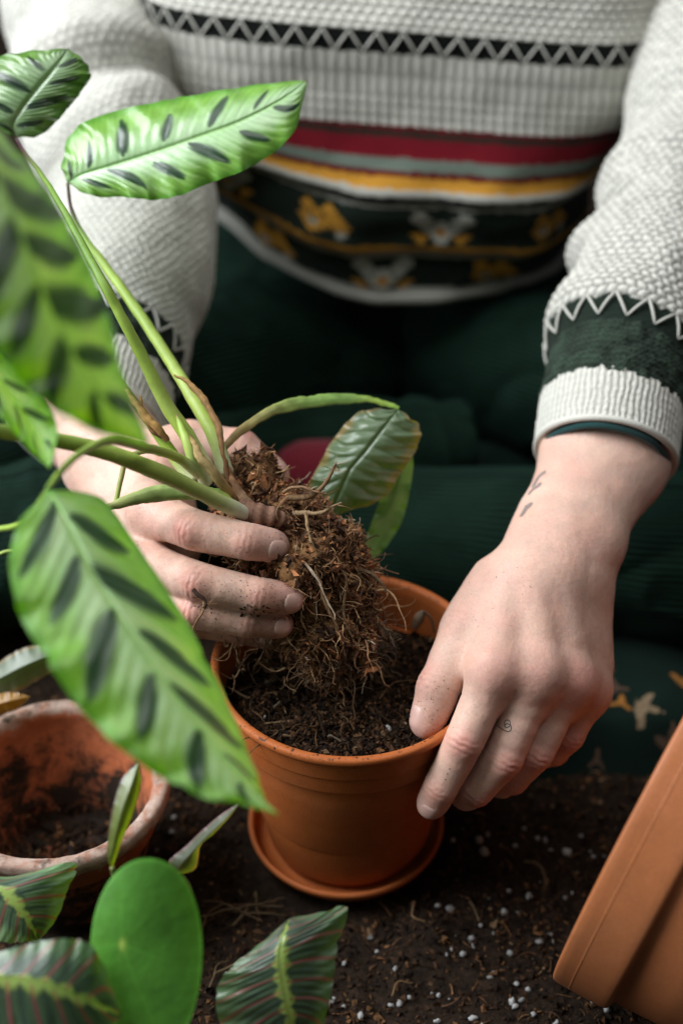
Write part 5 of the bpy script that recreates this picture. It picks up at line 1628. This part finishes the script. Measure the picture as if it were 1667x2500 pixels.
def soil_and_bits():
    r = np.random.default_rng(5)
    # soil filling
    rr = np.linspace(0, .0755, 70); a = np.linspace(0, 2 * np.pi, 200, endpoint=False)
    X = rr[:, None] * np.cos(a) + POT[0]; Y = rr[:, None] * np.sin(a) + POT[1]
    Z = soil_z(X.ravel(), Y.ravel())
    P = np.stack([X.ravel(), Y.ravel(), Z], -1)
    P[:, 2] += fbm(P, 260, 7, 3) * .0016
    soil = obj('soil_filling', mesh_from('soil_filling', P, grid_faces(200, 70, True)), M['soil'])
    tag(soil, 'dark potting soil filling the gripped pot', 'soil', kind='stuff')
    mb = MB(); n = 9000
    q = np.sqrt(r.uniform(0, 1, n)) * .073; t = r.uniform(0, 2 * np.pi, n)
    x = POT[0] + q * np.cos(t); y = POT[1] + q * np.sin(t)
    chips(mb, np.stack([x, y, soil_z(x, y) + r.uniform(-.0005, .0025, n)], -1), r.uniform(.0005, .0020, n), soil_cols(n, r), 2.4, 51)
    n = 900
    q = np.sqrt(r.uniform(0, 1, n)) * .068; t = r.uniform(0, 2 * np.pi, n); x = POT[0] + q * np.cos(t); y = POT[1] + q * np.sin(t)
    dd = r.normal(size=(n, 3)) * np.array([1, 1, .5]) + np.array([0, 0, .35])
    c = soil_cols(n, r, 1.5)
    strands(mb, np.stack([x, y, soil_z(x, y) + .001], -1), dd, r.uniform(.004, .014, n), r.uniform(.0002, .0005, n), c, 6, .6, .5, 3, 52)
    # old roots lying in the pot, left of the ball
    n = 90
    x = POT[0] + r.uniform(-.060, .020, n); y = POT[1] + r.uniform(-.060, .02, n)
    strands(mb, np.stack([x, y, soil_z(x, y) + .004], -1), r.normal(size=(n, 3)) * np.array([1, 1, .6]) + np.array([0, 0, .4]), r.uniform(.012, .034, n), r.uniform(.0004, .0010, n), root_cols(n, r, .42), 12, .55, .6, 5, 53)
    o = mb.build('soil_crumbs', M['crumb'], None, False)
    o.parent = soil; tag(o, kind='stuff')
    # crumbs left in the old pot
    mb = MB(); n = 1600
    q = np.sqrt(r.uniform(0, 1, n)) * .045; t = r.uniform(0, 2 * np.pi, n)
    z = .013 + np.clip(q - .036, 0, 1) * 2.2
    chips(mb, np.stack([OLD[0] + q * np.cos(t), OLD[1] + q * np.sin(t), z + r.uniform(0, .003, n)], -1), r.gamma(2.2, .0005, n).clip(.0004, .0026), soil_cols(n, r, 1.3), 2.2, 71)
    o = mb.build('soil_residue', M['crumb'], None, False); tag(o, 'soil crumbs left at the bottom of the old pot', 'soil', kind='stuff')
    # crumbs over the ground
    mb = MB()
    n = 26000
    x = r.uniform(-.30, .36, n); y = r.uniform(-.24, .14, n)
    ok = (np.hypot(x - .003, y) > .066) & (np.hypot(x - OLD[0], y - OLD[1]) > .047)
    x, y = x[ok], y[ok]; n = len(x)
    Pg = np.stack([x, y, 0 * x], -1)
    z = ground_z(Pg)
    sz = r.gamma(2.2, .0005, n).clip(.0004, .0024)
    chips(mb, np.stack([x, y, z + sz * .3], -1), sz, soil_cols(n, r, 1.25), 2.0, 61)
    n = 3600
    x = r.uniform(-.28, .34, n); y = r.uniform(-.22, .10, n)
    ok = (np.hypot(x - .003, y) > .07) & (np.hypot(x - OLD[0], y - OLD[1]) > .05); x, y = x[ok], y[ok]; n = len(x)
    z = ground_z(np.stack([x, y, 0 * x], -1))
    strands(mb, np.stack([x, y, z + .001], -1), r.normal(size=(n, 3)) * np.array([1, 1, .25]) + np.array([0, 0, .2]), r.uniform(.004, .016, n), r.uniform(.0002, .0006, n), soil_cols(n, r, 2.0), 6, .5, .6, 3, 62)
    o = mb.build('loose_soil', M['crumb'], None, False)
    tag(o, 'crumbly dark soil and fibres scattered over the ground', 'soil', kind='stuff')
    # loose long roots on the ground
    mb = MB()
    for (px0, py0, px1, py1, rad, cc) in ((1010, 2200, 1075, 2262, .9, (.20, .12, .06)), (490, 2240, 700, 2190, .8, (.10, .065, .035)), (500, 2200, 640, 2250, .7, (.10, .065, .035)), (520, 2380, 660, 2330, .7, (.16, .11, .06)), (480, 2300, 620, 2210, .6, (.10, .06, .03)),
                                          (620, 2190, 632, 2235, .6, (.15, .10, .05)), (1280, 2100, 1330, 2160, 1.0, (.13, .085, .045)), (1150, 2200, 1165, 2250, .6, (.16, .11, .06)), (960, 2430, 1010, 2400, .7, (.15, .09, .04)), (560, 2225, 700, 2235, .7, (.09, .06, .03)),
                                          (570, 2260, 690, 2215, .9, (.10, .065, .035)), (510, 2410, 560, 2340, .5, (.16, .11, .06))):
        A = WZ(px0, py0, .003); B = WZ(px1, py1, .003); m = (A + B) / 2 + r.normal(size=3) * np.array([.006, .006, .001]) + np.array([0, 0, .003])
        C = spline([A, m, B], 24); C = C + np.stack([vnoise(C, 120, 3), vnoise(C, 130, 4), 0 * C[:, 0]], -1) * .0015
        v, q, t = tube(C, rad * 1e-3 * np.linspace(1, .5, 24), 6); mb.add(v, q, t, cc)
    o = mb.build('loose_roots', M['root']); tag(o, 'torn pale roots lying loose on the soil', 'roots', kind='stuff')
    # perlite
    mb = MB()
    bx = icos()
    spots = [(1180, 2085, 4.2), (1168, 2068, 4.0), (1385, 2065, 4.6), (1280, 2008, 3.2), (1312, 2035, 3.2), (1258, 2055, 3.0), (1105, 2065, 3.0), (1142, 1978, 3.2), (1100, 2212, 4.2), (1230, 2218, 4.4), (1173, 2258, 3.6), (1290, 2185, 3.6), (1195, 2192, 2.4),
             (1150, 2290, 4.0), (1155, 2305, 3.2), (1245, 2320, 3.4), (1318, 2290, 3.0), (955, 2235, 3.0), (905, 2275, 3.2), (965, 2355, 2.6), (920, 2310, 2.6), (1205, 2365, 3.4), (1195, 2375, 3.0), (1262, 2392, 3.6), (1290, 2400, 3.4), (1250, 2435, 4.2), (1275, 2430, 3.2), (1258, 2448, 3.0),
             (1000, 2418, 4.0), (955, 2440, 3.6), (840, 2445, 3.6), (880, 2470, 3.8), (805, 2435, 4.4), (815, 2420, 3.0), (945, 2495, 3.4), (1155, 2475, 4.0), (1360, 2490, 3.6), (1465, 1990, 2.6), (1505, 2005, 3.0), (1420, 2025, 2.4), (840, 2345, 3.0), (1090, 2330, 2.2), (1380, 2185, 2.2),
             (420, 2020, 3.0), (380, 2060, 3.4), (425, 1985, 2.6), (1135, 1998, 2.4), (1345, 2065, 2.4), (1350, 2290, 2.6), (1130, 2330, 3.0), (450, 2495, 5.0), (640, 2500, 3.0)]
    for (px, py, s) in spots:
        p = WZ(px, py, .002); p[2] = ground_z(p[None])[0] + s * .0002
        blob(mb, bx, p, s * 1e-3 * .5 * r.uniform(.8, 1.35), r)
    n = 100
    x = r.uniform(-.2, .26, n); y = r.uniform(-.22, .05, n)
    x[:45] = r.uniform(.05, .22, 45); y[:45] = r.uniform(-.18, 0, 45)
    for k in range(n):
        if np.hypot(x[k] - .003, y[k]) < .072 or np.hypot(x[k] - OLD[0], y[k] - OLD[1]) < .055: continue
        z = ground_z(np.array([[x[k], y[k], 0]]))[0]
        s = r.gamma(1.6, .00045) + .0003
        blob(mb, bx, np.array([x[k], y[k], z + s * .5]), min(s, .0026), r)
    for (px, py, s) in ((948, 1773, 4.0), (646, 1735, 2.2), (690, 1750, 1.6)):
        zc = .80
        p = WZ(px, py, .1465); p[2] = soil_z(p[:1], p[1:2])[0] + .002
        blob(mb, bx, p, s * .5e-3, r)
    o = mb.build('perlite', M['perlite']); tag(o, 'white perlite grains scattered in the dark soil', 'perlite', kind='stuff')
    # dry flake standing in the pot soil at the back, beside the hand
    C = [(1010, 1535, .868), (1022, 1510, .866), (1034, 1492, .865)]
    P0 = [W(*c) for c in C]
    flake = empty('dry_flake', P0[0]); tag(flake, 'small pale dry bark flake standing in the pot soil', 'bark flake')
    add_strip(flake, C, [2.2, 3.2, 1.2], [(.16, .10, .06), (.26, .18, .12), (.34, .27, .20)], 'flake', .35, 30, 3)
    add_stem(flake, [(1034, 1492, .865), (1052, 1510, .866), (1060, 1545, .868)], [.8, .9, .7], [(.12, .07, .04)] * 3, 'stalk', seed=2)

def icos():
    t = (1 + 5 ** .5) / 2
    v = unit(np.array([[-1, t, 0], [1, t, 0], [-1, -t, 0], [1, -t, 0], [0, -1, t], [0, 1, t], [0, -1, -t], [0, 1, -t], [t, 0, -1], [t, 0, 1], [-t, 0, -1], [-t, 0, 1]]))
    f = [(0, 11, 5), (0, 5, 1), (0, 1, 7), (0, 7, 10), (0, 10, 11), (1, 5, 9), (5, 11, 4), (11, 10, 2), (10, 7, 6), (7, 1, 8), (3, 9, 4), (3, 4, 2), (3, 2, 6), (3, 6, 8), (3, 8, 9), (4, 9, 5), (2, 4, 11), (6, 2, 10), (8, 6, 7), (9, 8, 1)]
    V = v.tolist(); cache = {}; F = []
    def mid(a, b):
        k = (min(a, b), max(a, b))
        if k not in cache:
            V.append(unit((np.array(V[a]) + np.array(V[b])) / 2).tolist()); cache[k] = len(V) - 1
        return cache[k]
    for a, b, c in f:
        x, y, z = mid(a, b), mid(b, c), mid(c, a)
        F += [(a, x, z), (b, y, x), (c, z, y), (x, y, z)]
    return np.array(V), np.array(F)

def blob(mb, bx, p, s, r):
    V, F = bx
    q = V * (1 + .42 * vnoise(V + r.uniform(0, 99), 1.9, 3) + .25 * vnoise(V + r.uniform(0, 99), 5, 4))[:, None]
    q = q * r.uniform(.6, 1.3, 3) * s
    mb.add(q + p, None, F, np.array([.46, .46, .45]) * r.uniform(.5, 1.0))

def ground_z(P):
    z = fbm(P, 28, 3, 4) * 0.004 + fbm(P, 130, 5, 3) * 0.0022
    z = z - .003
    r0 = np.hypot(P[:, 0] - .003, P[:, 1])
    md = .017 * np.exp(-((P[:, 0] - .082) / .022) ** 2 - ((P[:, 1] - .008) / .034) ** 2) + .008 * np.exp(-((P[:, 0] - .055) / .02) ** 2 - ((P[:, 1] + .075) / .02) ** 2)
    for (cx, cy, rr) in ((0.003, 0.0, .075), (OLD[0], OLD[1], .085)):
        q = np.hypot(P[:, 0] - cx, P[:, 1] - cy)
        z = np.where(q < rr + .03, np.minimum(z, -0.003 + (z + .003) * smooth(rr, rr + .03, q)), z)
    return z + md * smooth(.060, .070, r0)
# ------------------------------------------------------------------ build
import time as _t
_t0 = _t.time()
def step(n): print('STEP', n, round(_t.time() - _t0, 1))
ground(); pots(); big_pot(); step('pots')
PERSON = tag(empty('person', (0.0, 0.45, 0.0)), 'person in a cream knitted jumper and dark green corduroys, repotting with both hands', 'person')
RSLEEVE = [W(1690, -330, 1.18), W(1710, 270, 1.06), W(1625, 600, .994)]
LSLEEVE = [W(190, -330, 1.22), W(235, 240, 1.09), W(312, 640, 1.03)]
BVH = hands(); step('hands')
jumper(); step('jumper')
trousers(); printed_cloth(); step('trousers')
calathea(); step('calathea')
other_plants(); step('others')
soil_and_bits(); step('soil')
